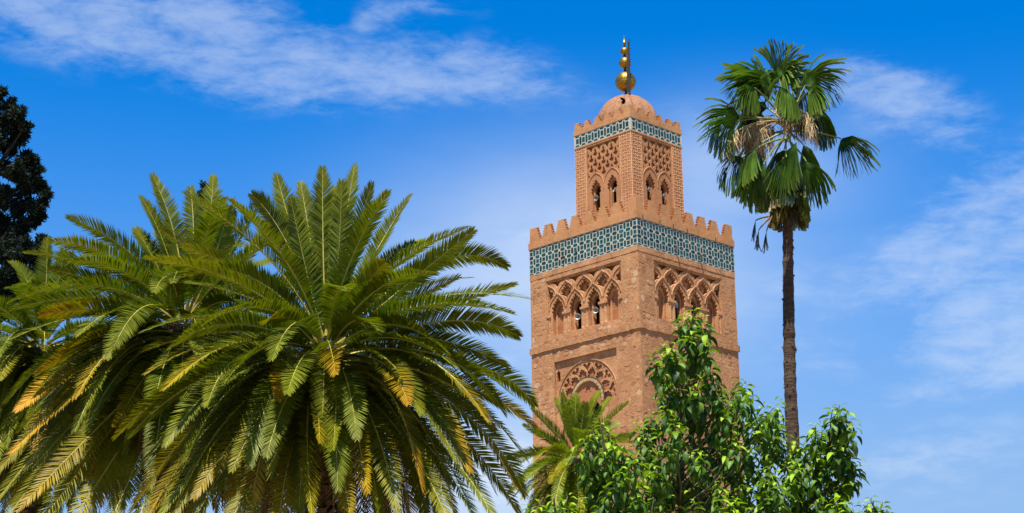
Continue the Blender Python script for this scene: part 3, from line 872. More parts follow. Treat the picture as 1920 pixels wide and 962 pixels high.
for fk in 'LR':
    fn = FL[fk]
    holes = [off(lhole, c) for c in LC]
    SP, HP = 0.985, 0.985
    u0 = PL[0] + 0.04
    for row in range(0, 8):
        z = 58.42 - row * HP / 2
        for k in range(-1, 6):
            u = 3.415 + (k - 2 + (0.5 if row % 2 == 0 else 0.0)) * SP
            if u < PL[0] - 0.01 + 0.0 and u < PL[0] - 0.2 or u > PL[1] + 0.2: continue
            if row == 0:
                if PL[0] + 0.35 < u < PL[1] - 0.35: holes.append(off(flat, u, z))
                continue
            half_l = abs(u - PL[0]) < 0.2; half_r = abs(u - PL[1]) < 0.2
            shape = leftcell if (half_l or half_r) else cell
            if half_l: loop = off(leftcell, PL[0] + 0.04, z)
            elif half_r: loop = [(2 * 3.415 - a, b) for a, b in off(leftcell, PL[0] + 0.04, z)]
            else:
                loop = off(cell, u, z)
            low = min(b - ext_z(a) for a, b in loop)
            if low < 0.07:
                # cells cut by the arch surrounds keep their upper part
                lim = [(a, max(b, ext_z(a) + 0.09)) for a, b in loop]
                hgt = max(b for a, b in lim) - min(b for a, b in lim)
                area = 0.5 * abs(sum(lim[i][0] * lim[(i + 1) % len(lim)][1] - lim[(i + 1) % len(lim)][0] * lim[i][1] for i in range(len(lim))))
                if area < 0.035: continue
                if any(b < ext_z(a) + 0.05 for a, b in lim): continue
                loop = lim
            holes.append(loop)
    outl = rect(PL[0] - 0.06, PL[1] + 0.06, PL[2] - 0.05, PL[3] + 0.05)
    holes = [[(u, max(z, 52.25)) for u, z in h] for h in holes]
    plate('sebka_screen', fn, outl, holes, 0.06, 0.26, M['lantern'], 0.012)
    plate('screen_ground', fn, outl, [horseshoe(c, 0.36, 52.2, 54.1, 54.92) for c in LC], 0.275, 0.58, M['recess'] if False else M['lantern'], 0.01)
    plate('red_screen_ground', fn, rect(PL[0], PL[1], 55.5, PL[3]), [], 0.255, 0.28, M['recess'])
    for i, c in enumerate(LC):
        e = [(-0.98, 54.3), (-0.97, 54.8), (-0.86, 55.25), (-0.62, 55.62), (-0.30, 55.86), (0, 56.0)]
        e = e + [(-x, z) for x, z in e[-2::-1]]
        ribbon('arch_moulding', fn, off(e, c), 0.09, 0.01, 0.065, M['smooth'])
    fr = MB()
    for a, b in ((PL[0] + 0.002, PL[0] + 0.07), (PL[1] - 0.07, PL[1] - 0.002)):
        fr.box(fn, a, b, 52.1, PL[3] - 0.072, -0.02, 0.1)
    fr.box(fn, PL[0] + 0.002, PL[1] - 0.002, PL[3] - 0.07, PL[3] - 0.002, -0.02, 0.1)
    fr.build('screen_frame', M['smooth'], tower)
    # eight-pointed star strapwork on the corner strips, real raised ribs
    sw = MB()
    def seg(a, b, wd=0.062, h=0.024):
        ax, az_ = a; bx_, bz = b
        L = math.hypot(bx_ - ax, bz - az_)
        if L < 1e-4: return
        nx, nz = -(bz - az_) / L * wd / 2, (bx_ - ax) / L * wd / 2
        v = [fn(ax + nx, az_ + nz, 0.004), fn(ax + nx * .5, az_ + nz * .5, -h), fn(ax - nx * .5, az_ - nz * .5, -h), fn(ax - nx, az_ - nz, 0.004),
             fn(bx_ + nx, bz + nz, 0.004), fn(bx_ + nx * .5, bz + nz * .5, -h), fn(bx_ - nx * .5, bz - nz * .5, -h), fn(bx_ - nx, bz - nz, 0.004)]
        sw.add(v, [(0, 1, 5, 4), (1, 2, 6, 5), (2, 3, 7, 6)])
    for (ua, ub) in ((0.04, PL[0] - 0.10), (PL[1] + 0.10, WL - 0.04)):
        nx = 2
        gp = (ub - ua) / nx
        zz = 50.2
        while zz < 58.85:
            for i in range(nx + 1):
                cu = ua + gp * i
                for (cu2, cz2, rad) in ((cu, zz, 0.29 * gp), (cu + gp / 2, zz + gp / 2, 0.29 * gp)):
                    pts = []
                    for k in range(16):
                        a = math.pi * k / 8
                        rr_ = rad if k % 2 == 0 else rad * 0.72
                        pts.append((cu2 + rr_ * math.cos(a), cz2 + rr_ * math.sin(a)))
                    for k in range(16):
                        p, q = pts[k], pts[(k + 1) % 16]
                        if all(ua - 0.001 <= t[0] <= ub + 0.001 and 49.9 < t[1] < 58.86 for t in (p, q)): seg(p, q)
                for dx, dz in ((1, 1), (-1, 1), (1, -1), (-1, -1)):
                    p = (cu + dx * gp * 0.20, zz + dz * gp * 0.20); q = (cu + dx * gp * 0.30, zz + dz * gp * 0.30)
                    if all(ua <= t[0] <= ub and t[1] < 58.86 for t in (p, q)): seg(p, q)
            zz += gp
        seg((ua - 0.02, 50.0), (ua - 0.02, 58.88)); seg((ub + 0.02, 50.0), (ub + 0.02, 58.88))
    sw.build('star_strapwork', M['strap'], tower, kind='stuff')
ring_course('lantern_ledge', 58.80, 58.925, 0.05, WL, M['smooth'], 0.004, 12, n=20)
ring_course('lantern_cornice', 60.12, 60.62, 0.07, WL, M['smooth'], 0.008, 13, n=24)
mb = MB()
q = [FACES[k][0] * ((WL - 1.0) * S2) for k in 'LRBK']
mb.add([Vector((c.x, c.y, 60.5)) for c in q] + [Vector((c.x, c.y, 60.2)) for c in q], [(0, 1, 2, 3), (7, 6, 5, 4), (0, 4, 5, 1), (1, 5, 6, 2), (2, 6, 7, 3), (3, 7, 4, 0)])
mb.build('lantern_roof', M['smooth'], tower)
for fk in 'LR':
    fn = FL[fk]
    for c in [3.415 + s * k for k in (0.635, 1.905) for s in (-1, 1)]:
        build_merlon(fn, c, 0.52, 0.24, 60.60, 61.28 + rng.uniform(-.02, .02), 0.2, 4, 0, WL, M['smooth'], 0.02)
    build_merlon(fn, 0.2, 0.72, 0.38, 60.60, 61.30, 0.2, 4, 0.222 if fk == 'R' else 0.02, WL, M['smooth'], 0.02, 'corner_merlon')
    build_merlon(fn, WL - 0.2, 0.72, 0.38, 60.60, 61.30, 0.2, 4, 0, WL - 0.02, M['smooth'], 0.02, 'corner_merlon')

# ---- ribbed dome, broken on the side towards the park
def dome():
    n, rows = 192, 40
    G = 16
    V = []
    for j in range(rows + 1):
        t = j / rows
        ph = t * math.pi / 2
        r0 = 2.98 * math.cos(ph) ** 0.92
        z = 60.5 + 3.42 * math.sin(ph) ** 0.98
        for i in range(n):
            a = 2 * math.pi * i / n
            g = abs(math.cos(G / 2 * a))
            k = 0.915 + 0.085 * g ** 0.75
            dz = 0.06 * (g ** 0.5 - 1) * math.sin(ph * 2)
            r = r0 * (k if j < rows else 0.9)
            V.append((r * math.cos(a), r * math.sin(a), z + dz))
    V = np.array(V)
    F = []
    hole = np.array([-0.42, -2.2, 62.72])
    for j in range(rows):
        for i in range(n):
            a, b = j * n + i, j * n + (i + 1) % n
            c = (V[a] + V[b + n]) / 2
            dx, dz = c[0] - hole[0], c[2] - hole[2]
            rag = 0.05 * math.sin(9 * dx + 13 * dz) + 0.05 * math.sin(23 * dz)
            if c[1] < 0 and abs(dx + 0.12 * dz) < 0.17 + rag and -0.42 < dz < 0.36 + rag: continue
            F.append((a, b, b + n, a + n))
    return np_mesh('dome', V, [np.array(F)], smooth=True)
link('dome', dome(), M['dome'], tower)
rr = random.Random(8)
mb = MB()
for k in range(26):
    c = Vector((rr.uniform(-0.75, 0.05), -2.12 + rr.uniform(-0.12, 0.1), rr.uniform(62.2, 63.4)))
    if abs(c.x + 0.42) < 0.16 and 62.3 < c.z < 63.1: continue
    c.y = -math.sqrt(max(0.3, 2.85 ** 2 * max(0.05, 1 - ((c.z - 60.5) / 3.42) ** 2) - c.x ** 2)) + 0.06
    s = rr.uniform(0.05, 0.13)
    vs = [c + Vector((rr.uniform(-s, s), rr.uniform(-s, s) * .6, rr.uniform(-s, s))) for _ in range(8)]
    mb.add(vs, [(0, 1, 2), (0, 2, 3), (1, 4, 2), (3, 2, 5), (4, 6, 2), (5, 2, 6), (0, 3, 7), (0, 7, 1)])
mb.build('broken_rubble', M['strap'], tower, kind='stuff')

# ---- gilded finial: rod, three balls, flame tip
def ball(name, z, r, sq=0.98):
    mb = MB()
    prof = [(max(0.001, r * math.sin(math.pi * k / 24)), -r * sq * math.cos(math.pi * k / 24)) for k in range(25)]
    mb.lathe(prof, (-0.03, 0, z), 40)
    o = mb.build(name, M['gold'], tower, smooth=True)
    return o
mb = MB(); mb.tube([(-0.02, 0, 63.5), (-0.03, 0, 69.3)], [0.13, 0.07], 10)
mb.build('finial_rod', M['black'], tower)
for z, r in ((65.37, 0.955), (67.24, 0.56), (68.40, 0.39)):
    b = ball('gilded_ball', z, r)
    mb = MB()
    for k in range(4):   # dark sheet seams as thin raised straps
        lat = [-0.5, -0.15, 0.2, 0.55][k]
        rr_ = r * math.cos(lat) + 0.004
        mb.lathe([(rr_, r * math.sin(lat) * 0.98 - 0.012), (rr_ + 0.004, r * math.sin(lat) * 0.98), (rr_, r * math.sin(lat) * 0.98 + 0.012)], (-0.03, 0, z), 40)
    mb.build('seam', simple('seam_dark_copper', (0.28, 0.14, 0.03), 0.5, 0.6), b)
mb = MB(); mb.lathe([(0.05, 68.75), (0.07, 68.85), (0.05, 68.95), (0.17, 69.08), (0.20, 69.18), (0.15, 69.3), (0.07, 69.5), (0.03, 69.72), (0.012, 69.95), (0.002, 70.1)], (-0.03, 0, 0), 20)
mb.build('finial_tip', M['gold'], tower, smooth=True)
for z in (64.05, 66.5, 67.95):
    mb = MB(); mb.lathe([(0.10, z - 0.12), (0.17, z - 0.06), (0.10, z), (0.16, z + 0.07), (0.10, z + 0.12)], (-0.03, 0, 0), 14)
    mb.build('rod_collar', M['black'], tower)
# old timber gallows mast beside the balls
mb = MB()
mb.tube([(0.20, -1.25, 63.35), (0.24, -1.25, 66.4), (0.36, -1.25, 69.15)], [0.12, 0.105, 0.05], 8)
mb.tube([(0.03, -1.28, 63.9), (0.14, -1.3, 66.5), (0.24, -1.3, 68.8)], [0.07, 0.08, 0.05], 7)
mast = mb.build('timber_mast', M['wood'], tower)
for k in range(8):
    z = 64.3 + k * 0.55
    mb = MB(); mb.tube([(0.06 + 0.03 * k * 0.4, -1.33, z), (0.40 + 0.02 * k, -1.18, z + 0.02)], [0.03, 0.03], 5)
    mb.build('rung', M['wood'], mast)

# ---- horn loudspeakers in the openings (things of their own)
def to_world(p):
    c, s = math.cos(TYAW), math.sin(TYAW)
    return Vector((TX + p.x * c - p.y * s, TY + p.x * s + p.y * c, p.z))
def speaker(fk, fset, u, z, d, r, yawoff, tilt, label):
    fn = fset[fk]
    pos = to_world(fn(u, z, d))
    t = empty('loudspeaker', pos, 0, label, 'loudspeaker', 'horn loudspeakers in the minaret openings')
    ax = (fn.n * math.cos(yawoff) + fn.t * math.sin(yawoff)).normalized()
    ax = (ax + Vector((0, 0, tilt))).normalized()
    mb = MB()
    mb.lathe([(r, 0.0), (r * 1.03, -0.01), (r * 0.97, -0.03), (r * 0.72, -0.08), (r * 0.45, -0.18), (r * 0.28, -0.30), (r * 0.2, -0.34), (0.002, -0.34)], (0, 0, 0), 24, ax)
    mb.build('horn', M['horn'], t, smooth=True)
    mb = MB(); mb.lathe([(0.002, -0.12), (r * 0.22, -0.10), (r * 0.26, -0.16), (r * 0.2, -0.26)], (0, 0, 0), 16, ax)
    mb.build('inner_cone', M['hornback'], t, smooth=True)
    mb = MB(); mb.lathe([(r * 0.30, -0.34), (r * 0.42, -0.37), (r * 0.42, -0.52), (0.002, -0.54)], (0, 0, 0), 16, ax)
    mb.build('driver', M['hornback'], t)
    mb = MB(); e = -ax * 0.45
    mb.tube([e, e + Vector((0, 0, -0.35)) - fn.n * 0.25], [0.025, 0.025], 6)
    mb.build('bracket', M['black'], t)
speaker('L', FL, 2.30, 53.73, 0.14, 0.235, 0.25, -0.25, "grey horn loudspeaker in the left arch of the lantern's left face")
speaker('L', FL, 4.50, 53.92, 0.14, 0.235, -0.5, 0.45, "tilted grey horn loudspeaker in the right arch of the lantern's left face")
speaker('R', FL, 2.42, 53.90, 0.14, 0.235, 0.2, -0.1, "grey horn loudspeaker in the left arch of the lantern's right face, beside the star-patterned corner")
speaker('R', FL, 4.42, 53.77, 0.14, 0.235, 0.2, -0.1, "grey horn loudspeaker in the right arch of the lantern's right face")
speaker('L', FM, 5.30, 42.31, 0.38, 0.27, 0.3, -0.15, "grey horn loudspeaker in the left dark arch of the shaft's left arcade")
speaker('L', FM, 7.42, 42.45, 0.38, 0.27, 0.3, -0.15, "grey horn loudspeaker in the right dark arch of the shaft's left arcade")
speaker('R', FM, 5.16, 42.80, 0.38, 0.27, 0.1, 0.0, "grey horn loudspeaker in the shaft's right arcade, just over the treetop")
def floodlight(fk, u, z, label):
    fn = FL[fk]
    pos = to_world(fn(u, z, 0.22))
    t = empty('floodlight', pos, 0, label, 'floodlight', 'small dark floodlights on the lantern parapet')
    g0 = lambda a, b, c: fn.t * a + Vector((0, 0, b)) - fn.n * c
    mb = MB(); mb.box(lambda a, b, c: g0(a, b, c), -0.13, 0.13, 0.02, 0.24, -0.1, 0.1); mb.build('lamp_body', M['black'], t)
    mb = MB(); mb.box(lambda a, b, c: g0(a, b, c), -0.10, 0.10, 0.05, 0.21, -0.115, -0.1); mb.build('lamp_glass', M['hornback'], t)
    mb = MB(); mb.box(lambda a, b, c: g0(a, b, c), -0.03, 0.03, -0.3, 0.018, -0.03, 0.03); mb.build('lamp_post', M['black'], t)
floodlight('L', 0.86, 60.86, 'small dark floodlight beside the leftmost merlon of the lantern parapet')
floodlight('R', 5.95, 60.86, 'small dark floodlight beside the rightmost merlon of the lantern parapet')

# ------------------------------------------------------------------ palms
UP = np.array([0.0, 0.0, 1.0])
def unit(v):
    return v / np.maximum(np.linalg.norm(v, axis=-1, keepdims=True), 1e-9)

G_DEEP, G_MID, G_YEL = np.array([0.022, 0.066, 0.006]), np.array([0.062, 0.128, 0.004]), np.array([0.160, 0.172, 0.004])
G_OR, G_BR = np.array([0.42, 0.20, 0.004]), np.array([0.095, 0.055, 0.022])

def frond(parent, P0, P1, P2, n=110, leaf=0.50, width=0.029, age=0.0, rs=None, bare=0.10, dry=False, twist=0.0, roll=0.0, dens_jit=0.2, bright=1.0):
    """one pinnate frond: bent midrib (sub-part) and two ranks of real leaflets set in a V"""
    P0, P1, P2 = (np.array(p, dtype=float) for p in (P0, P1, P2))
    s = np.linspace(0, 1, 26)[:, None]
    curve = (1 - s) ** 2 * P0 + 2 * s * (1 - s) * P1 + s ** 2 * P2
    L = np.linalg.norm(np.diff(curve, axis=0), axis=1).sum()
    t = np.sort(np.clip(np.linspace(bare, 0.995, n) + rs.uniform(-dens_jit, dens_jit, n) / n, bare, 0.999))
    T_, S_ = [], []
    def frame(t):
        t = t[:, None]
        P = (1 - t) ** 2 * P0 + 2 * t * (1 - t) * P1 + t ** 2 * P2
        T = unit(2 * (1 - t) * (P1 - P0) + 2 * t * (P2 - P1))
        # side vector carried along the arc: horizontal, stays continuous past the vertical
        side = np.cross(unit(P1 - P0 + 1e-6), unit(P2 - P1 + 1e-6))
        h = np.cross(P2 - P0, UP)
        if np.linalg.norm(h) < 0.25: h = side if np.linalg.norm(side) > 1e-3 else np.array([1.0, 0, 0])
        h = h / np.linalg.norm(h)
        S = unit(h - T * (T @ h)[:, None])
        N = np.cross(S, T)
        if twist or roll:
            a = roll + twist * t
            S, N = S * np.cos(a) + N * np.sin(a), N * np.cos(a) - S * np.sin(a)
        return P, T, S, N
    V, C = [], []
    for side in (-1, 1):
        tt = np.clip(t + rs.uniform(-0.3, 0.3, n) / n, 0, 0.999)
        P, T, S, N = frame(tt)
        q = (tt - bare) / (1 - bare)
        ll = leaf * np.interp(q, [0, 0.06, 0.2, 0.5, 0.8, 0.95, 1], [0.22, 0.45, 0.85, 1.0, 0.82, 0.5, 0.26]) * rs.uniform(0.93, 1.06, n)
        ang = np.interp(q, [0, 0.3, 0.8, 1], [1.2, 0.98, 0.80, 0.42]) + rs.normal(0, 0.035, n) + 0.05 * np.sin(tt * 17 + rs.uniform(0, 6))
        v = np.interp(q, [0, 1], [0.42, 0.22]) + rs.normal(0, 0.06, n) + 0.10 * np.sin(tt * 9 + rs.uniform(0, 6))
        out = S * side * np.cos(v)[:, None] + N * np.sin(v)[:, None]
        D = unit(T * np.cos(ang)[:, None] + out * np.sin(ang)[:, None])
        wv = unit(np.cross(D, np.cross(S * side, T) * side * 1.0))
        Nl = np.cross(D, wv)
        rot = rs.normal(0.12 * side, 0.13, n)[:, None]
        wv = wv * np.cos(rot) + Nl * np.sin(rot)
        w = (width * np.interp(q, [0, 0.2, 0.8, 1], [0.7, 1, 0.9, 0.7]))[:, None]
        ll = ll[:, None]
        droop = rs.uniform(0.03, 0.10, n)[:, None] * (2.2 if dry else 1.0)
        mid = P + D * ll * 0.5 - UP * ll * droop * 0.25
        tip = P + D * ll - UP * ll * droop
        vv = np.stack([P - wv * w * 0.35, P + wv * w * 0.35, mid + wv * w * 0.5, mid - wv * w * 0.5, tip], 1)
        V.append(vv)
        # colour: deep green at the base of the frond, yellower to the tip, orange on old fronds
        r = rs.uniform(0, 1, n)
        base = G_DEEP * (1 - r)[:, None] + G_MID * r[:, None]
        yel = np.clip(0.14 + 0.5 * q ** 1.3 + age * (0.2 + 0.8 * q) + rs.normal(0, 0.10, n), 0, 1)[:, None]
        col = base * (1 - yel) + G_YEL * yel
        orr = np.clip((age - 0.32) * 2.2 * np.clip((q - 0.5) * 2, 0, 1) + rs.normal(0, 0.06, n), 0, 0.9)[:, None]
        col = col * (1 - orr) + G_OR * orr
        if dry: col = G_BR * rs.uniform(0.6, 1.5, n)[:, None]
        col = col * np.array([bright * 1.08, bright, 1.0])
        cc = np.repeat(col[:, None, :], 5, 1)
        cc[:, 4] = cc[:, 4] * 0.8 + (G_YEL if not dry else G_BR) * 0.2
        C.append(cc)
    V = np.concatenate(V).reshape(-1, 3); C = np.concatenate(C).reshape(-1, 3)
    k = np.arange(0, len(V), 5)[:, None]
    org = np.array(parent.location)
    me = np_mesh('frond', V - org, [k + np.array([[0, 1, 2, 3]]), k + np.array([[3, 2, 4]])], C)
    me.materials.append(M['palm'] if not dry else M['palm'])
    fo = link('frond', me, None, parent)
    mb = MB()
    ss = np.linspace(0, 1, 12)
    P, T, S, N = frame(ss)
    rad = L * np.interp(ss, [0, 0.12, 0.5, 1], [0.0105, 0.0068, 0.0040, 0.0010])
    mb.tube([Vector(p - org) for p in P], list(rad), 5)
    mb.build('midrib', M['rib'] if not dry else M['dry'], fo)
    return fo

def palm_trunk(root, x, y, top, r0, r1, mat, seed, spiral=True):
    rr = random.Random(seed)
    mb = MB()
    org = Vector(root.location)
    pts, rad = [], []
    for k in range(13):
        t = k / 12
        pts.append(Vector((rr.uniform(-.04, .04) * (t > 0), rr.uniform(-.04, .04) * (t > 0), top * t)))
        rad.append(r0 + (r1 - r0) * t + (0.18 * r1 if t > 0.9 else 0))
    mb.tube(pts, rad, 18)
    tr = mb.build('trunk', mat, root)
    bs = MB()   # stubs of cut leaf bases, in spirals
    n = int(top * 9)
    for i in range(n * 5):
        z = 0.4 + (top - 0.4) * i / (n * 5)
        a = i * 2.39996
        r = r0 + (r1 - r0) * z / top
        c = Vector((r * math.cos(a), r * math.sin(a), z))
        o = Vector((math.cos(a), math.sin(a), 0)); t = Vector((-math.sin(a), math.cos(a), 0))
        w, h, d = 0.10, 0.09, 0.06 + 0.05 * rr.random()
        bs.add([c - t * w, c + t * w, c + t * w * .6 + o * d + Vector((0, 0, h)), c - t * w * .6 + o * d + Vector((0, 0, h)), c - t * w * .8 + Vector((0, 0, h * 1.7)), c + t * w * .8 + Vector((0, 0, h * 1.7))],
               [(0, 1, 2, 3), (3, 2, 5, 4), (1, 5, 2), (0, 3, 4)])
    bs.build('leaf_base', mat, tr, kind='stuff')
    return tr

def date_palm(name, label, cpx, Y, heroes, nfill, flen, seed, leaf, n, r_trunk, fill_el=(-0.5, 1.35), width=0.039, hang=14, nlow=40, age_bias=0.0, bright=1.0):
    c = at(cpx[0], cpx[1], Y)
    root = empty(name, (c.x, c.y, 0), 0, label, 'palm tree', 'date palms')
    rs = np.random.RandomState(seed)
    C0 = np.array(c)
    base_r = r_trunk * 0.7
    for h in heroes:
        (cx, cy), (tx, ty), dY = h[0], h[1], h[2]
        age = h[3] if len(h) > 3 else 0.1
        bx = h[4] if len(h) > 4 else None
        P2 = np.array(at(tx, ty, Y + dY)); P1 = np.array(at(cx, cy, Y + dY * 0.45))
        d = unit(P1 - C0); P0 = C0 + d * base_r + np.array([0, 0, -0.25 * (1 - d[2])])
        if bx: P0 = np.array(at(bx[0], bx[1], Y + dY * 0.1 - 0.2))
        # fronds that run sideways lie a little rolled, so that a blade face shows
        hx = np.cross(P2 - P0, UP); hx /= max(np.linalg.norm(hx), 1e-6)
        tm = unit(P2 - P0); nm = np.cross(hx, tm); vw = unit(np.array(CAM) - P1)
        rl = rs.uniform(0.35, 0.75)
        if abs((nm * math.cos(rl) - hx * math.sin(rl)) @ vw) < abs((nm * math.cos(rl) + hx * math.sin(rl)) @ vw): rl = -rl
        frond(root, P0, P1, P2, n, leaf, width, age + age_bias, rs, twist=rs.uniform(-0.25, 0.25), roll=rl, bright=bright)
    ga = rs.uniform(0, 6.28)
    for i in range(nfill):
        q = (i + 0.5) / nfill
        el_ = fill_el[1] + (fill_el[0] - fill_el[1]) * q ** 0.62 + rs.normal(0, 0.08)
        a = ga + i * 2.39996 + rs.normal(0, 0.12)
        d0 = np.array([math.cos(a) * math.cos(el_), math.sin(a) * math.cos(el_), math.sin(el_)])
        L = flen * rs.uniform(0.86, 1.08) * (0.86 + 0.14 * math.cos(el_))
        el2 = max(el_ - rs.uniform(0.75, 1.25) * (0.55 + 0.45 * math.cos(el_)), -1.5)
        d1 = np.array([math.cos(a) * math.cos(el2), math.sin(a) * math.cos(el2), math.sin(el2)])
        P0 = C0 + d0 * base_r + np.array([0, 0, -0.45 * q])
        P1 = P0 + d0 * L * 0.48; P2 = P1 + d1 * L * 0.54
        age = rs.choice([0.0, 0.1, 0.25, 0.5, 0.75], p=[0.34, 0.34, 0.2, 0.09, 0.03]) * (0.5 + q) + age_bias
        frond(root, P0, P1, P2, n, leaf, width, age, rs, twist=rs.uniform(-0.3, 0.3), roll=rs.uniform(-0.4, 0.4), bright=bright)
    for i in range(nlow):   # long low fronds arching over and hanging down all round
        a = ga * 0.7 + i * 2.39996
        el_ = rs.uniform(-0.75, 0.35)
        L = flen * rs.uniform(1.02, 1.25)
        h = np.array([math.cos(a), math.sin(a), 0.0])
        P0 = C0 + h * base_r * 0.9 + np.array([0, 0, -0.35 - 0.4 * rs.uniform()])
        P1 = P0 + (h * math.cos(el_) + UP * math.sin(el_)) * L * rs.uniform(0.36, 0.50)
        P2 = P1 + h * L * rs.uniform(0.06, 0.28) - UP * L * rs.uniform(0.50, 0.62)
        age = rs.choice([0.1, 0.25, 0.45, 0.7, 0.95], p=[0.36, 0.36, 0.18, 0.08, 0.02]) + age_bias
        frond(root, P0, P1, P2, n, leaf, width, age, rs, twist=rs.uniform(-0.6, 0.6), bright=bright)
    for i in range(hang):   # dead fronds hanging against the trunk
        a = i * 2.39996 + 0.7
        d0 = np.array([math.cos(a), math.sin(a), 0.1])
        P0 = C0 + d0 * base_r + np.array([0, 0, -0.6])
        P1 = P0 + d0 * flen * 0.28 + np.array([0, 0, -0.2]); P2 = P1 + d0 * flen * 0.05 + np.array([0, 0, -flen * rs.uniform(0.6, 0.95)])
        frond(root, P0, P1, P2, max(20, n * 2 // 3), leaf * 0.8, width * 0.9, 1, rs, dry=True)
    palm_trunk(root, c.x, c.y, c.z - 0.1, r_trunk * 1.05, r_trunk, M['datebark'], seed)
    return root

# big palm in the middle left (control pixel, tip pixel, tip depth offset, age)
BIG = [((556, 470), (519, 328), 0.6), ((604, 470), (605, 316), 0.3), ((636, 480), (665, 311), 0.6), ((655, 480), (697, 345), -0.3), ((640, 500), (640, 340), -0.8),
       ((700, 470), (769, 367), 0.5), ((545, 430), (474, 366), -0.4), ((588, 480), (564, 344), 0.9), ((575, 520), (545, 372), -0.6), ((612, 480), (628, 352), 1.2),
       ((775, 520), (888, 432), -0.4, 0.15), ((830, 420), (950, 500), 0.5, 0.2), ((800, 575), (966, 533), 0.2, 0.15), ((860, 560), (972, 630), 0.3, 0.2), ((740, 570), (860, 520), 0.7),
       ((725, 460), (802, 455), 0.9), ((690, 520), (722, 492), -2.6, 0.35), ((730, 560), (838, 660), -2.2, 0.3), ((850, 610), (948, 776), -1.0, 0.25), ((925, 640), (1002, 760), 1.5, 0.1),
       ((850, 660), (988, 862), -1.4, 0.2), ((880, 690), (1004, 800), -0.6, 0.5), ((800, 680), (881, 884), -2.2, 0.55), ((850, 740), (975, 965), -0.6, 0.15), ((810, 760), (935, 985), -1.4, 0.2),
       ((780, 760), (900, 985), -2.0, 0.2), ((760, 770), (850, 1000), -2.6, 0.3), ((900, 720), (985, 930), 0.8, 0.15),
       ((612, 600), (630, 702), -3.3, 0.55), ((540, 640), (520, 750), -3.2, 0.65), ((730, 640), (766, 758), -3.1, 0.6), ((640, 660), (625, 842), -3.3, 0.2), ((560, 720), (585, 965), -3.0, 0.35),
       ((530, 670), (435, 882), -2.8, 0.3), ((510, 700), (362, 935), -2.4, 0.45), ((660, 720), (690, 925), -3.2, 0.5), ((700, 720), (745, 962), -3.0, 0.3), ((620, 760), (660, 985), -3.2, 0.45),
       ((430, 560), (318, 652), -2.6, 0.25), ((430, 610), (388, 762), -3.0, 0.2), ((420, 650), (310, 835), -2.2, 0.2), ((470, 690), (290, 985), -1.9, 0.25), ((400, 700), (240, 965), -0.8, 0.45),
       ((390, 640), (215, 820), -1.0, 0.35), ((520, 520), (345, 462), -0.2, 0.3), ((480, 470), (350, 515), -0.9, 0.3), ((470, 540), (302, 430), 0.3, 0.25), ((530, 570), (500, 605), -3.0, 0.4),
       ((540, 800), (520, 1000), -2.8, 0.5), ((480, 760), (470, 1000), -2.6, 0.4), ((590, 690), (600, 830), -3.2, 0.4), ((430, 760), (300, 1010), -2.0, 0.3), ((450, 790), (345, 1015), -2.4, 0.2), ((420, 720), (265, 985), -1.4, 0.5), ((500, 800), (420, 1015), -2.7, 0.35)]
date_palm('date_palm', 'large full-crowned date palm with yellowing frond tips left of the minaret', (612, 655), 37.0, BIG, 84, 4.4, 3, 0.47, 118, 0.42, fill_el=(-0.55, 1.15), age_bias=0.05, nlow=15, hang=34)
MID = [((345, 450), (286, 328), 0.4), ((320, 460), (265, 370), 0.2), ((395, 450), (400, 332), 0.6), ((420, 470), (440, 374), 0.3), ((372, 460), (357, 352), 0.9), ((440, 470), (492, 362), 0.4),
       ((270, 460), (128, 407), -0.6, 0.1), ((330, 470), (302, 425), 1.0), ((300, 500), (256, 430), 0.3), ((460, 500), (510, 415), 0.9), ((410, 480), (428, 390), -0.8),
       ((230, 530), (95, 505), -0.4, 0.2), ((220, 560), (75, 590), -2.6, 0.5), ((200, 600), (68, 700), -3.0, 0.6), ((180, 640), (30, 770), -3.0, 0.8), ((200, 660), (20, 850), -3.0, 0.75),
       ((210, 700), (60, 880), -2.4, 0.25), ((240, 700), (90, 975), -2.4, 0.45), ((250, 600), (135, 650), -2.4, 0.35), ((270, 610), (190, 680), -2.9, 0.55), ((290, 660), (215, 800), -2.9, 0.5),
       ((200, 720), (10, 950), -1.2, 0.3), ((270, 760), (150, 990), -2.4, 0.4), ((300, 540), (345, 500), -2.4, 0.3), ((190, 740), (0, 985), -2.6, 0.3), ((220, 780), (55, 1010), -2.8, 0.2), ((255, 800), (110, 1015), -2.8, 0.4), ((170, 690), (-25, 905), -2.4, 0.35),
       ((290, 800), (190, 1015), -2.8, 0.3), ((300, 820), (250, 1020), -2.6, 0.2), ((150, 720), (-40, 985), -2.0, 0.3), ((240, 740), (30, 960), -3.1, 0.5)]
date_palm('date_palm', 'bushy date palm half hidden behind the large one, with orange-tipped fronds to its left', (345, 610), 41.0, MID, 110, 4.4, 5, 0.47, 112, 0.42, fill_el=(-0.7, 1.1), age_bias=0.05, nlow=22, hang=34)
FAR = [((90, 520), (88, 448), 0.3), ((70, 530), (22, 492), 0.2), ((110, 540), (182, 458), 0.6), ((110, 540), (120, 470), -0.3), ((40, 580), (-30, 560), -0.4), ((30, 620), (-40, 700), -0.8), ((60, 600), (10, 640), -1.9, 0.2),
       ((95, 560), (60, 530), -1.5), ((130, 560), (210, 500), 0.2), ((40, 560), (-40, 610), -0.2, 0.4)]
date_palm('date_palm', 'smaller pale date palm at the left edge in front of the dark conifer', (78, 650), 46.0, FAR, 125, 3.9, 8, 0.45, 90, 0.38, fill_el=(-1.1, 0.85), age_bias=0.0, nlow=80, hang=60)
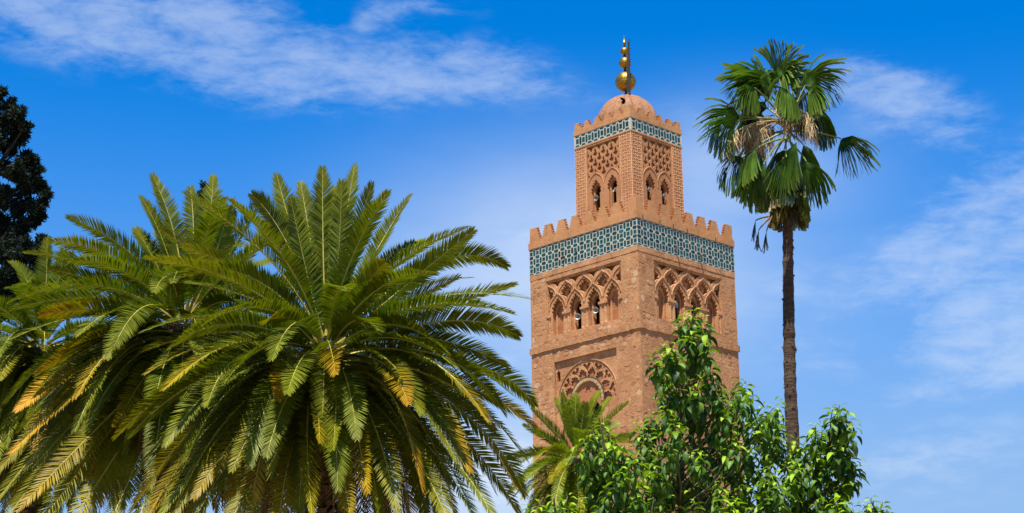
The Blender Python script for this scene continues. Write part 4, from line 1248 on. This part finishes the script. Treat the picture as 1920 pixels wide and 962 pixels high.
SMALL = [((1045, 810), (997, 766), 0.1), ((1035, 825), (982, 796), -0.4), ((1060, 790), (1042, 748), 0.3), ((1068, 790), (1054, 737), -0.3), ((1075, 800), (1063, 764), -0.9), ((1080, 780), (1078, 739), 0.3),
         ((1092, 790), (1097, 756), -0.5), ((1100, 780), (1123, 734), 0.2), ((1110, 790), (1144, 746), 0.4), ((1120, 800), (1177, 754), 0.0, 0.2), ((1120, 815), (1159, 792), 0.6), ((1130, 825), (1188, 815), 0.3),
         ((1020, 835), (948, 860), -0.2, 0.2), ((1020, 850), (965, 906), -0.7, 0.2), ((1030, 860), (978, 936), -1.0, 0.25), ((1058, 840), (1030, 905), -1.7, 0.45), ((1130, 840), (1216, 876), -0.5, 0.25), ((1100, 850), (1096, 940), -1.7, 0.3),
         ((1050, 830), (1010, 850), -1.6, 0.5)]
date_palm('date_palm', 'young upright date palm in front of the foot of the minaret', (1082, 858), 62.0, SMALL, 54, 2.9, 11, 0.37, 80, 0.30, fill_el=(-0.9, 0.7), width=0.036, hang=8, nlow=10, bright=1.5)

# ------------------------------------------------------------------ tall fan palm
FY = 48.0
def fan_palm():
    top = at(1478, 250, FY)
    base = at(1487, 840, FY)
    root = empty('fan_palm', (base.x + 0.14, FY, 0), 0, 'tall slender fan palm with a shaggy crown right of the minaret', 'palm tree')
    org = Vector(root.location)
    rr = random.Random(31)
    rs = np.random.RandomState(31)
    # trunk follows the slight lean of the photograph down to the ground
    px = [(1476, 330), (1477, 420), (1478, 520), (1479, 600), (1481, 700), (1484, 780), (1488, 860)]
    pts = [at(a, b, FY) for a, b in px]
    low = pts[-1]
    pts = pts + [Vector((low.x + 0.10, FY, low.z * 0.5)), Vector((org.x, FY, 0))]
    mb = MB()
    fine, rad = [], []
    for i in range(len(pts) - 1):
        nseg = max(2, int((pts[i] - pts[i + 1]).length / 0.13))
        for k in range(nseg):
            p = pts[i].lerp(pts[i + 1], k / nseg)
            fine.append(p - org)
            f_ = min(1, (pts[0].z - p.z) / (pts[0].z - pts[6].z))
            rad.append(0.125 + 0.050 * f_ + rr.uniform(-0.007, 0.010) + (0.010 if len(rad) % 3 == 0 else 0))
    fine.append(pts[-1] - org); rad.append(0.30)
    mb.tube(fine[::-1], rad[::-1], 16)
    tr = mb.build('trunk', M['fanbark'], root)
    st = MB()
    for i in range(260):
        j = rr.randrange(2, len(fine) - 6); p = fine[j]; a = rr.uniform(0, 6.28)
        if p.z < 5: continue
        o = Vector((math.cos(a), math.sin(a), 0)); t = Vector((-o.y, o.x, 0)); r = rad[j] * 0.95
        c = p + o * r; s = rr.uniform(0.02, 0.05)
        st.add([c - t * s, c + t * s, c + o * s * 1.2 + Vector((0, 0, s * 1.5 * rr.choice((-1, 1)))), c + Vector((0, 0, s * 2))], [(0, 1, 2), (1, 3, 2), (3, 0, 2)])
    st.build('bark_scar', M['fanbark'], tr, kind='stuff')
    crown = at(1474, 225, FY)

    def fan(hub, direc, normal, length, spread, droop, pet_from, brown=0.0, nseg=60, fused=0.30, name='fan_leaf', slim=1.0):
        """palmate blade: pleated fused centre, free drooping segment ends, petiole as a sub-part"""
        hub = np.array(hub); d = unit(np.array(direc)); nn = np.array(normal); nn = unit(nn - d * (nn @ d)); s = np.cross(d, nn)
        V, F4, F3, C = [], [], [], []
        th = np.linspace(-spread, spread, nseg)
        for i, a in enumerate(th):
            L = length * (1 - 0.22 * (abs(a) / max(spread, .01)) ** 2) * rs.uniform(0.92, 1.08)
            dirv = d * math.cos(a) + s * math.sin(a)
            cross = -d * math.sin(a) + s * math.cos(a)
            half = spread / nseg * 1.05
            fold = 0.075 * (1 if i % 2 else -1)
            dj = droop * rs.uniform(0.5, 1.7)
            rad_ = [0.02, 0.24, fused, 0.62, 0.83, 1.0]
            hw = [0.008, 0.24 * half, fused * half, 0.27 * half, 0.16 * half, 0.02 * half]
            b0 = len(V)
            sway = rs.normal(0, 0.10)
            # bend the free ends towards the ground
            P = hub.copy(); cur = dirv.copy(); prev = 0
            for r, h in zip(rad_, hw):
                if r > fused:
                    cur = unit(cur + np.array([0, 0, -dj * (r - prev) * 3.2]) + cross * sway)
                elif r > 0.1:
                    cur = unit(cur + np.array([0, 0, -dj * 0.25 * (r - prev)]))
                P = P + cur * (r - prev) * L
                prev = r
                V += [P - cross * h * L + nn * fold * L * min(r, .6), P + cross * h * L - nn * fold * L * min(r, .6)]
                g = rs.uniform(0.75, 1.25)
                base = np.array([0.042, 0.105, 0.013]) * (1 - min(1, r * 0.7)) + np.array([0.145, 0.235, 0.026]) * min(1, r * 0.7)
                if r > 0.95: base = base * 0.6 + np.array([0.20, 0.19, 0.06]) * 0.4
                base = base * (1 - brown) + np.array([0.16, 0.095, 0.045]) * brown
                C += [base * g, base * g]
            for k in range(len(rad_) - 1):
                F4.append((b0 + 2 * k, b0 + 2 * k + 1, b0 + 2 * k + 3, b0 + 2 * k + 2))
        V = np.array(V) - np.array(org)
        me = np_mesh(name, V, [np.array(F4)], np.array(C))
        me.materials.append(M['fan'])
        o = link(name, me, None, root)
        p0 = np.array(pet_from)
        m_ = (p0 + hub) / 2 + np.array([0, 0, 0.12 * np.linalg.norm(hub - p0)])
        pts_ = [Vector((1 - t) ** 2 * p0 + 2 * t * (1 - t) * m_ + t * t * hub - np.array(org)) for t in np.linspace(0, 1, 8)]
        mb = MB(); mb.tube(pts_, [0.035 - 0.018 * t for t in np.linspace(0, 1, 8)], 6)
        mb.build('petiole', M['petiole'] if brown < 0.5 else M['dry'], o)
        return o
    z2 = lambda a, b: (1278 + a / 2.187, 66 + b / 2.187)
    # hub, aim point (crop pixels), hub depth, aim depth, spread, droop, length factor
    LV = [((335, 215), (215, 130), 0.2, 0.0, 1.15, 0.35, 1.15), ((400, 180), (410, 60), 0.3, 0.5, 0.55, 0.10, 1.1), ((378, 205), (345, 110), 0.8, 1.2, 0.9, 0.25, 1.0), ((455, 215), (478, 120), 0.5, 0.7, 0.95, 0.35, 0.95),
          ((508, 205), (600, 130), 0.0, -0.3, 1.15, 0.40, 1.1), ((240, 335), (110, 310), -0.1, -0.4, 1.0, 0.55, 1.15), ((222, 355), (95, 400), -0.6, -1.0, 0.9, 0.45, 1.1), ((545, 310), (615, 330), 0.5, 0.7, 1.2, 0.75, 0.8),
          ((655, 425), (735, 490), 0.2, 0.0, 1.15, 0.45, 1.05), ((250, 500), (180, 580), -0.4, -0.8, 1.1, 0.6, 1.1), ((335, 530), (285, 640), -0.8, -1.0, 0.85, 0.5, 1.15), ((470, 440), (405, 570), -1.0, -1.3, 0.5, 0.8, 1.25),
          ((512, 518), (545, 620), -0.6, -0.8, 1.0, 0.5, 1.1), ((290, 270), (235, 260), 0.5, 0.9, 1.2, 0.7, 0.85), ((435, 225), (420, 285), -0.8, -1.6, 1.2, 0.9, 0.9), ((490, 245), (500, 250), 0.9, 1.8, 1.2, 0.6, 0.9),
          ((300, 330), (270, 345), 0.8, 1.6, 1.2, 0.7, 0.9), ((470, 520), (500, 600), 0.6, 0.8, 1.0, 0.6, 1.0), ((360, 540), (330, 640), 0.7, 0.9, 1.0, 0.6, 1.0), ((420, 200), (440, 130), -0.3, -0.6, 0.8, 0.5, 0.9), ((570, 350), (600, 400), 0.7, 1.0, 1.0, 0.8, 0.7),
          ((300, 215), (240, 230), -0.5, -0.9, 1.0, 0.8, 0.85), ((520, 230), (560, 230), -0.5, -0.9, 1.0, 0.9, 0.85), ((420, 470), (400, 560), 0.9, 1.2, 1.0, 0.6, 1.1)]
    LV += [((360, 250), (300, 180), 0.5, 0.6, 0.9, 0.4, 0.9), ((440, 190), (450, 110), 0.9, 1.2, 0.9, 0.4, 1.0), ((350, 300), (250, 290), 0.9, 1.3, 1.0, 0.5, 0.9), ((500, 330), (560, 360), -0.4, -0.9, 0.9, 0.9, 0.8),
           ((330, 420), (260, 510), 0.4, 0.5, 0.9, 0.8, 1.0), ((500, 450), (540, 540), 0.3, 0.5, 0.9, 0.7, 1.0), ((300, 470), (235, 560), -0.5, -0.8, 0.8, 0.6, 1.0), ((430, 500), (400, 610), -1.1, -1.3, 0.7, 0.5, 1.1), ((365, 210), (300, 130), 0.0, -0.1, 0.8, 0.5, 1.0)]
    for (hx, hy), (tx, ty), hd, td, sp, dr, lf in LV:
        hub = at(*z2(hx, hy), FY + hd); aim = at(*z2(tx, ty), FY + td)
        d = aim - hub
        L = 1.27 * lf; dr *= 1.75; sp *= 0.95
        view = (CAM - hub).normalized()
        upn = Vector((0, 0, 1))
        nrm = (view * 0.9 + upn * 0.8 + Vector((rr.uniform(-.7, .7), rr.uniform(-.4, .4), rr.uniform(-.4, .4))))
        pet = crown + Vector((rr.uniform(-.08, .08), rr.uniform(-.08, .08), rr.uniform(-0.35, 0.1)))
        if hy > 420: pet = pet - Vector((0, 0, 0.25))
        fan(hub, d, nrm, L, sp, dr, pet)
    # dead skirt pressed against the trunk
    for i in range(30):
        a = i * 2.39996
        hub = at(1476, 335 + rr.uniform(-18, 22), FY) + Vector((math.cos(a) * 0.28, math.sin(a) * 0.28, 0))
        fan(hub, (math.cos(a) * 0.22, math.sin(a) * 0.22, -1), (math.cos(a), math.sin(a), 0.3), rr.uniform(0.95, 1.3), 0.34, 0.5, hub + Vector((-math.cos(a) * .15, -math.sin(a) * .15, 0.35)), 0.75 if rr.random() < 0.75 else 0.3, 16, 0.5, 'dead_leaf')
    for tx, ty, dd in ((298, 930, 0.0), (330, 935, -0.2), (285, 890, 0.2)):
        hub = at(*z2(tx + 18, ty - 130), FY + dd)
        fan(hub, at(*z2(tx, ty), FY + dd) - hub, (0.3, -1, 0.2), 0.62, 0.16, 0.3, at(*z2(372, 742), FY + dd), 0.9, 9, 0.35, 'dead_leaf')
    # straw-coloured flower sprays hanging between the leaves
    SP = [((215, 380), (150, 540)), ((250, 370), (205, 520)), ((300, 360), (290, 540)), ((330, 380), (330, 560)), ((520, 300), (545, 480)), ((500, 310), (510, 470)), ((540, 330), (555, 500)), ((450, 290), (440, 430)),
          ((280, 390), (250, 470)), ((480, 300), (480, 400)), ((360, 390), (365, 500)), ((395, 250), (400, 330)), ((420, 330), (440, 420)), ((310, 400), (310, 470)), ((240, 400), (180, 500)), ((525, 330), (530, 440)), ((460, 320), (500, 430)), ((340, 330), (290, 440))]
    for (ax, ay), (bx, by) in SP:
        dd = rr.uniform(-0.9, 0.2)
        A = np.array(at(*z2(ax, ay), FY + dd)); B = np.array(at(*z2(bx, by), FY + dd - 0.1))
        C0 = np.array(crown)
        mb = MB()
        main = [Vector((1 - t) ** 2 * C0 + 2 * t * (1 - t) * (A + np.array([0, 0, 0.25])) + t * t * (A * 0.5 + B * 0.5) - np.array(org)) for t in np.linspace(0, 1, 9)]
        mb.tube(main, [0.022 - 0.012 * t for t in np.linspace(0, 1, 9)], 5, cap=False)
        for k in range(80):
            s0 = main[rr.randrange(4, 9)]
            q = s0 + Vector((rr.gauss(0, 0.05), rr.gauss(0, 0.06), 0))
            end = q + Vector((rr.gauss(0, 0.09), rr.gauss(0, 0.09), -rr.uniform(0.15, 0.62)))
            mid_ = q.lerp(end, 0.5) + Vector((rr.gauss(0, 0.03), rr.gauss(0, 0.03), 0.03))
            w = Vector((rr.uniform(0.006, 0.016), rr.uniform(-0.008, 0.008), 0))
            mb.add([q, q + w, mid_ + w * 1.3, mid_, end], [(0, 1, 2, 3), (3, 2, 4)])
        mb.build('flower_spray', M['straw'] if rr.random() < 0.6 else M['dry'], root)
fan_palm()

# ------------------------------------------------------------------ broad-leaved trees in front
def leaf_template(bend, cup, taper, n=5):
    """one drooping elliptic leaf with folded midrib, unit length along +x"""
    V = []
    for k in range(n + 1):
        t = k / n
        a = -bend * t
        x = math.sin(bend * t) / bend if bend > 1e-3 else t
        z = -(1 - math.cos(bend * t)) / bend if bend > 1e-3 else 0
        w = 0.20 * (math.sin(math.pi * min(1, t ** taper)) ** 0.85) if 0 < t < 1 else 0.006
        V += [(x, -w, z + cup * w), (x, 0, z), (x, w, z + cup * w)]
    F = []
    for k in range(n):
        b = 3 * k
        F += [(b, b + 1, b + 4, b + 3), (b + 1, b + 2, b + 5, b + 4)]
    return np.array(V), np.array(F)
LT = [leaf_template(0.55, 0.45, 0.85), leaf_template(1.0, 0.55, 0.8), leaf_template(1.4, 0.4, 0.9), leaf_template(0.8, 0.25, 0.85), leaf_template(1.8, 0.5, 0.85)]
LCOL = [np.array([0.022, 0.060, 0.009]), np.array([0.042, 0.100, 0.010]), np.array([0.080, 0.155, 0.012]), np.array([0.20, 0.31, 0.012]), np.array([0.066, 0.105, 0.026])]
leaf_mesh = {}
def get_leaf(s, c):
    if (s, c) not in leaf_mesh:
        V, F = LT[s]
        t = V[:, 0:1] / max(V[:, 0].max(), 1e-6)
        mid = (np.arange(len(V)) % 3 == 1)[:, None]
        col = LCOL[c] * (0.92 + 0.16 * t)
        col = np.where(mid, col * 1.35 + np.array([0.012, 0.012, 0.0]), col)
        me = np_mesh('leaf', V, [F], col, smooth=True)
        me.materials.append(M['leaf'])
        leaf_mesh[(s, c)] = me
    return leaf_mesh[(s, c)]

def broad_tree(label, trunk_px, Y, tufts, fill, seed, leaf_len, n_ind=298, tr_r=0.055, depth=1.0, group='leafy trees in front of the minaret', rosettes=()):
    """trunk_px: pixels of the stem from the lowest to the top; tufts: pixels of shoot tips"""
    rr = random.Random(seed)
    stem = [at(a, b, Y) for a, b in trunk_px]
    root = empty('broadleaf_tree', (stem[0].x, Y, 0), 0, label, 'tree', group)
    org = Vector(root.location)
    pts = [Vector((stem[0].x, Y, 0)), Vector((stem[0].x, Y, stem[0].z * 0.5))] + stem
    H = stem[-1].z
    mb = MB(); mb.tube([p - org for p in pts], [tr_r * (1.05 - 0.85 * p.z / H) + 0.006 for p in pts], 9)
    mb.build('trunk', M['twig'], root)
    tips = []
    for (a, b) in tufts:
        tips.append((at(a, b, Y + rr.gauss(0, 0.45) * depth), (a, b) in rosettes))
    base = list(tips)
    for i in range(fill):
        p, _ = base[int(len(base) * rr.random() ** 0.62)]
        tips.append((p + Vector((rr.gauss(0, 0.11), rr.uniform(-0.6, 0.9) * depth, rr.gauss(-0.20, 0.10))), False))
    recs = []
    def stem_at(z):
        for i in range(len(pts) - 1):
            if pts[i].z <= z <= pts[i + 1].z:
                return pts[i].lerp(pts[i + 1], (z - pts[i].z) / max(1e-6, pts[i + 1].z - pts[i].z))
        return pts[-1].copy() if z > pts[-1].z else pts[0].copy()
    for ti, (tip, ros) in enumerate(tips):
        hd = (Vector((tip.x, tip.y, 0)) - Vector((stem_at(tip.z).x, stem_at(tip.z).y, 0))).length
        b0 = stem_at(tip.z - 0.18 - hd * 0.75)
        dirn = (tip - b0)
        mid = b0.lerp(tip, 0.55) + Vector((0, 0, -0.08 * hd))
        if ti < len(base):
            mb = MB()
            cp = [b0, b0.lerp(mid, 0.5) + Vector((rr.gauss(0, .02), rr.gauss(0, .02), -0.01)), mid, mid.lerp(tip, 0.5) + Vector((rr.gauss(0, .015), 0, 0)), tip]
            mb.tube([p - org for p in cp], [0.020, 0.016, 0.012, 0.009, 0.006], 6, cap=False)
            mb.build('branch', M['greentwig'] if rr.random() < 0.5 else M['twig'], root)
        sh = (tip - mid).normalized() * 0.6 + Vector((0, 0, 0.8))
        sh.normalize()
        nl = rr.randint(17, 23) if ti < len(base) else rr.randint(8, 12)
        for k in range(nl):
            q = k / nl                                  # 0 = tip of shoot (young), 1 = lower on the shoot
            pos = tip - sh * (q * 0.32) + Vector((rr.gauss(0, .012), rr.gauss(0, .012), 0))
            az_ = k * 2.39996 + rr.uniform(-.3, .3) + ti
            el_ = 0.6 - 1.55 * q ** 0.7 + rr.gauss(0, 0.16)
            if ros: el_ = 0.35 - 0.5 * q
            L = leaf_len * (0.55 + 0.5 * min(1, q * 2.6)) * rr.uniform(0.68, 1.18)
            x = Vector((math.cos(az_) * math.cos(el_), math.sin(az_) * math.cos(el_), math.sin(el_)))
            y = Vector((-math.sin(az_), math.cos(az_), 0))
            y = (y + Vector((0, 0, rr.gauss(0, 0.28)))).normalized()
            z = x.cross(y).normalized(); y = z.cross(x)
            pos = pos + x * 0.03
            young = max(0.0, 1.1 - q * 2.1) + (0.2 if ros else 0)
            c = 3 if rr.random() < young else rr.choices((0, 1, 2, 4), (0.28, 0.38, 0.26, 0.08))[0]
            s = rr.choices(range(5), (0.2, 0.3, 0.2, 0.15, 0.15))[0]
            recs.append((ti < len(base), (pos - CAM).length, pos - org, x, y, z, L, s, c))
    recs.sort(key=lambda r: r[1])
    for r in recs[:n_ind]:
        o = link('leaf', get_leaf(r[7], r[8]), None, root)
        p, x, y, z, L = r[2], r[3], r[4], r[5], r[6]
        o.matrix_local = Matrix(((x.x * L, y.x * L, z.x * L, p.x), (x.y * L, y.y * L, z.y * L, p.y), (x.z * L, y.z * L, z.z * L, p.z), (0, 0, 0, 1)))
    VV, FF, CC = [], [], []
    nb = 0
    for r in recs[n_ind:]:
        V, F = LT[r[7]]
        p, x, y, z, L = r[2], r[3], r[4], r[5], r[6]
        A = np.array([[x.x, y.x, z.x], [x.y, y.y, z.y], [x.z, y.z, z.z]]) * L
        VV.append(V @ A.T + np.array(p)); FF.append(F + nb); nb += len(V)
        t = V[:, 0:1]
        mid = (np.arange(len(V)) % 3 == 1)[:, None]
        col = LCOL[r[8]] * (0.92 + 0.16 * t)
        CC.append(np.where(mid, col * 1.35 + np.array([0.012, 0.012, 0.0]), col))
    if VV:
        me = np_mesh('foliage', np.concatenate(VV), [np.concatenate(FF)], np.concatenate(CC), smooth=True)
        me.materials.append(M['leaf'])
        link('foliage', me, None, root, 'stuff')
    return root
Z5 = lambda a, b: (940 + a / 2.3355, 550 + b / 2.3355)
def Z(lst): return [Z5(a, b) for a, b in lst]
MAIN = [(845, 75), (800, 95), (880, 95), (790, 140), (900, 140), (840, 150), (820, 190), (870, 200), (690, 250), (735, 215), (660, 280), (765, 270), (840, 280), (905, 235), (925, 300), (800, 330), (700, 330), (745, 380), (820, 395), (870, 370), (930, 350), (960, 400),
        (700, 405), (740, 450), (810, 470), (900, 440), (965, 430), (720, 500), (850, 510), (590, 565), (650, 535), (620, 620), (690, 600), (760, 560), (850, 590), (945, 530), (1000, 500), (1000, 580), (900, 640),
        (1070, 385), (1030, 440), (1100, 430), (1080, 500), (1150, 490), (1195, 500), (1215, 560), (1160, 580), (1100, 560), (1180, 640), (640, 700), (700, 690), (770, 680), (860, 690), (950, 660), (1030, 650), (1100, 670), (1130, 720),
        (680, 760), (750, 760), (850, 760), (930, 740), (1020, 720), (1080, 780), (600, 820), (650, 860), (720, 850), (800, 830), (880, 830), (960, 820), (1040, 850), (700, 930), (860, 920), (940, 930), (1020, 900), (1090, 930), (780, 940)]
broad_tree('tallest broad-leaved tree with a pointed crown rising in front of the minaret', Z([(782, 962), (778, 800), (780, 640), (800, 430), (830, 220), (840, 90)]), 28.0, Z(MAIN), 160, 41, 0.212, rosettes=Z([(1020, 900)]))
LEFT = [(440, 565), (400, 610), (470, 610), (390, 680), (450, 690), (500, 650), (540, 670), (575, 700), (420, 760), (480, 770), (530, 750), (400, 830), (460, 850), (530, 830), (590, 850), (430, 920), (510, 920), (580, 930), (365, 640), (620, 930)]
broad_tree('slender broad-leaved tree in front of the young date palm', Z([(470, 962), (470, 850), (450, 700), (440, 575)]), 26.7, Z(LEFT), 46, 43, 0.20, n_ind=290, tr_r=0.035, depth=0.6)
LOW = [(230, 885), (290, 890), (160, 920), (115, 935), (200, 945), (300, 940), (345, 905), (250, 950), (100, 970)]
broad_tree('low bushy treetop at the bottom edge below the young date palm', Z([(240, 1010), (235, 960), (230, 900)]), 25.7, Z(LOW), 22, 47, 0.195, n_ind=240, tr_r=0.03, depth=0.5)
RIGHT = [(1482, 492), (1450, 510), (1515, 520), (1500, 570), (1440, 560), (1515, 620), (1480, 640), (1375, 580), (1350, 620), (1400, 625), (1285, 640), (1240, 680), (1330, 690), (1400, 690), (1460, 690), (1530, 710), (1560, 750), (1245, 750), (1170, 765), (1140, 805), (1200, 810),
         (1300, 745), (1380, 745), (1455, 760), (1515, 785), (1200, 865), (1280, 825), (1350, 815), (1430, 835), (1490, 840), (1140, 890), (1240, 925), (1320, 885), (1400, 905), (1460, 910), (1180, 950), (1300, 960), (1420, 960), (1480, 890)]
broad_tree('broad-leaved tree below the foot of the tall fan palm', Z([(1330, 1000), (1345, 900), (1400, 780), (1450, 650), (1478, 510)]), 27.4, Z(RIGHT), 80, 53, 0.208, tr_r=0.05, depth=0.8)
EDGE = [(1620, 895), (1670, 915), (1585, 925), (1690, 945), (1640, 950), (1560, 960)]
broad_tree('small treetop at the bottom edge, farthest right of the leafy trees', Z([(1630, 1010), (1632, 960), (1628, 910)]), 28.9, Z(EDGE), 10, 59, 0.195, n_ind=160, tr_r=0.028, depth=0.4)

# ------------------------------------------------------------------ dark conifers
def conifer(label, Y, blobs, trunk_px, n_per, leaf, seed, group='dark conifers behind the palms', col=(0.014, 0.023, 0.017), tr_r=0.35):
    rr = random.Random(seed); rs = np.random.RandomState(seed)
    b0 = at(trunk_px[0][0], trunk_px[0][1], Y)
    root = empty('conifer_tree', (b0.x, Y, 0), 0, label, 'tree', group)
    org = np.array(root.location)
    pts = [Vector((b0.x, Y, 0))] + [at(a, b, Y) for a, b in trunk_px]
    mb = MB(); mb.tube([p - Vector(org) for p in pts], [tr_r * (1.0 - 0.85 * i / (len(pts) - 1)) for i in range(len(pts))], 10)
    mb.build('trunk', M['darkbark'], root)
    V, C = [], []
    for bx, by, br in blobs:
        br *= rr.uniform(0.66, 0.84)
        c = np.array(at(bx, by, Y + rr.gauss(0, 0.5) * br / 20)); r = br / F_PX * Y
        # limb to the clump
        j = min(range(len(pts)), key=lambda i: abs(pts[i].z - (c[2] - r)))
        mb = MB(); mb.tube([pts[j] - Vector(org), Vector((c * 0.5 + np.array(pts[j]) * 0.5) - org) - Vector((0, 0, 0.1 * r)), Vector(c - org)], [0.10 * tr_r / .35, 0.07 * tr_r / .35, 0.03], 5, cap=False)
        mb.build('limb', M['darkbark'], root)
        n = int(n_per * (br / 24.0) ** 2)
        # sub-clumps give ragged outlines with holes between
        k = max(7, int(br * 1.1))
        sc = c + unit(rs.normal(0, 1, (k, 3))) * r * rs.uniform(0.1, 1.25, (k, 1)) * 0.92
        idx = rs.randint(0, k, n)
        P = sc[idx] + rs.normal(0, 0.105, (n, 3)) * r * np.array([1, 1, 0.85])
        D = unit(rs.normal(0, 0.6, (n, 3)) + (P - sc[idx]) / r * 5.0 + np.array([0, 0, 0.15])); S = unit(np.cross(D, rs.normal(0, 1, (n, 3))))
        L = leaf * rs.uniform(0.6, 1.4, (n, 1)); w = L * 0.13
        V.append(np.stack([P, P + D * L * .5 + S * w, P + D * L, P + D * L * .5 - S * w], 1))
        tone = np.array(col) * (rs.uniform(0.5, 2.0, (k, 1))[idx]) * rs.uniform(0.7, 1.4, (n, 1)) + np.array([0.012, 0.008, 0.002]) * rs.uniform(0, 1, (n, 1)) ** 3
        C.append(np.repeat(tone[:, None, :], 4, 1))
    V = np.concatenate(V).reshape(-1, 3) - org; C = np.concatenate(C).reshape(-1, 3)
    kk = np.arange(0, len(V), 4)[:, None]
    me = np_mesh('crown', V, [kk + np.array([[0, 1, 2, 3]])], C)
    me.materials.append(M['conifer'])
    link('crown', me, None, root)
BL = [(4, 172, 14), (-12, 205, 26), (20, 200, 20), (36, 215, 20), (8, 235, 28), (40, 245, 24), (-20, 260, 30), (48, 235, 14), (18, 280, 28), (32, 262, 22), (-10, 310, 34), (52, 300, 22), (62, 298, 15), (30, 325, 30), (68, 318, 14), (-30, 360, 34), (10, 370, 32),
      (50, 350, 28), (76, 352, 20), (88, 366, 13), (40, 390, 32), (72, 388, 24), (0, 420, 36), (40, 430, 28), (66, 412, 20), (78, 404, 13), (-20, 470, 34), (20, 470, 32), (52, 465, 26), (78, 452, 16), (84, 470, 15), (70, 490, 20), (0, 520, 34), (36, 515, 30), (66, 520, 22),
      (10, 560, 34), (50, 560, 28), (-30, 420, 40), (-30, 300, 34), (-30, 540, 40)]
conifer('tall dark conifer with a ragged crown at the left edge', 75.0, BL, [(-20, 620), (-15, 480), (-10, 320), (-4, 180)], 3000, 0.21, 61)
conifer('dark conifer top peeking over the fronds of the half-hidden date palm', 82.0, [(386, 350, 13), (378, 364, 13), (394, 372, 15), (382, 392, 18), (436, 398, 12), (432, 415, 14), (400, 420, 24), (385, 455, 26), (420, 450, 24)], [(395, 520), (392, 440), (386, 348)], 2600, 0.19, 67, col=(0.020, 0.022, 0.014), tr_r=0.2)
conifer('small brownish conifer tip between the palm fronds near the left edge', 88.0, [(133, 478, 8), (124, 486, 9), (137, 490, 9), (128, 500, 13), (130, 520, 18)], [(130, 560), (130, 480)], 2600, 0.18, 71, col=(0.040, 0.034, 0.020), tr_r=0.15)
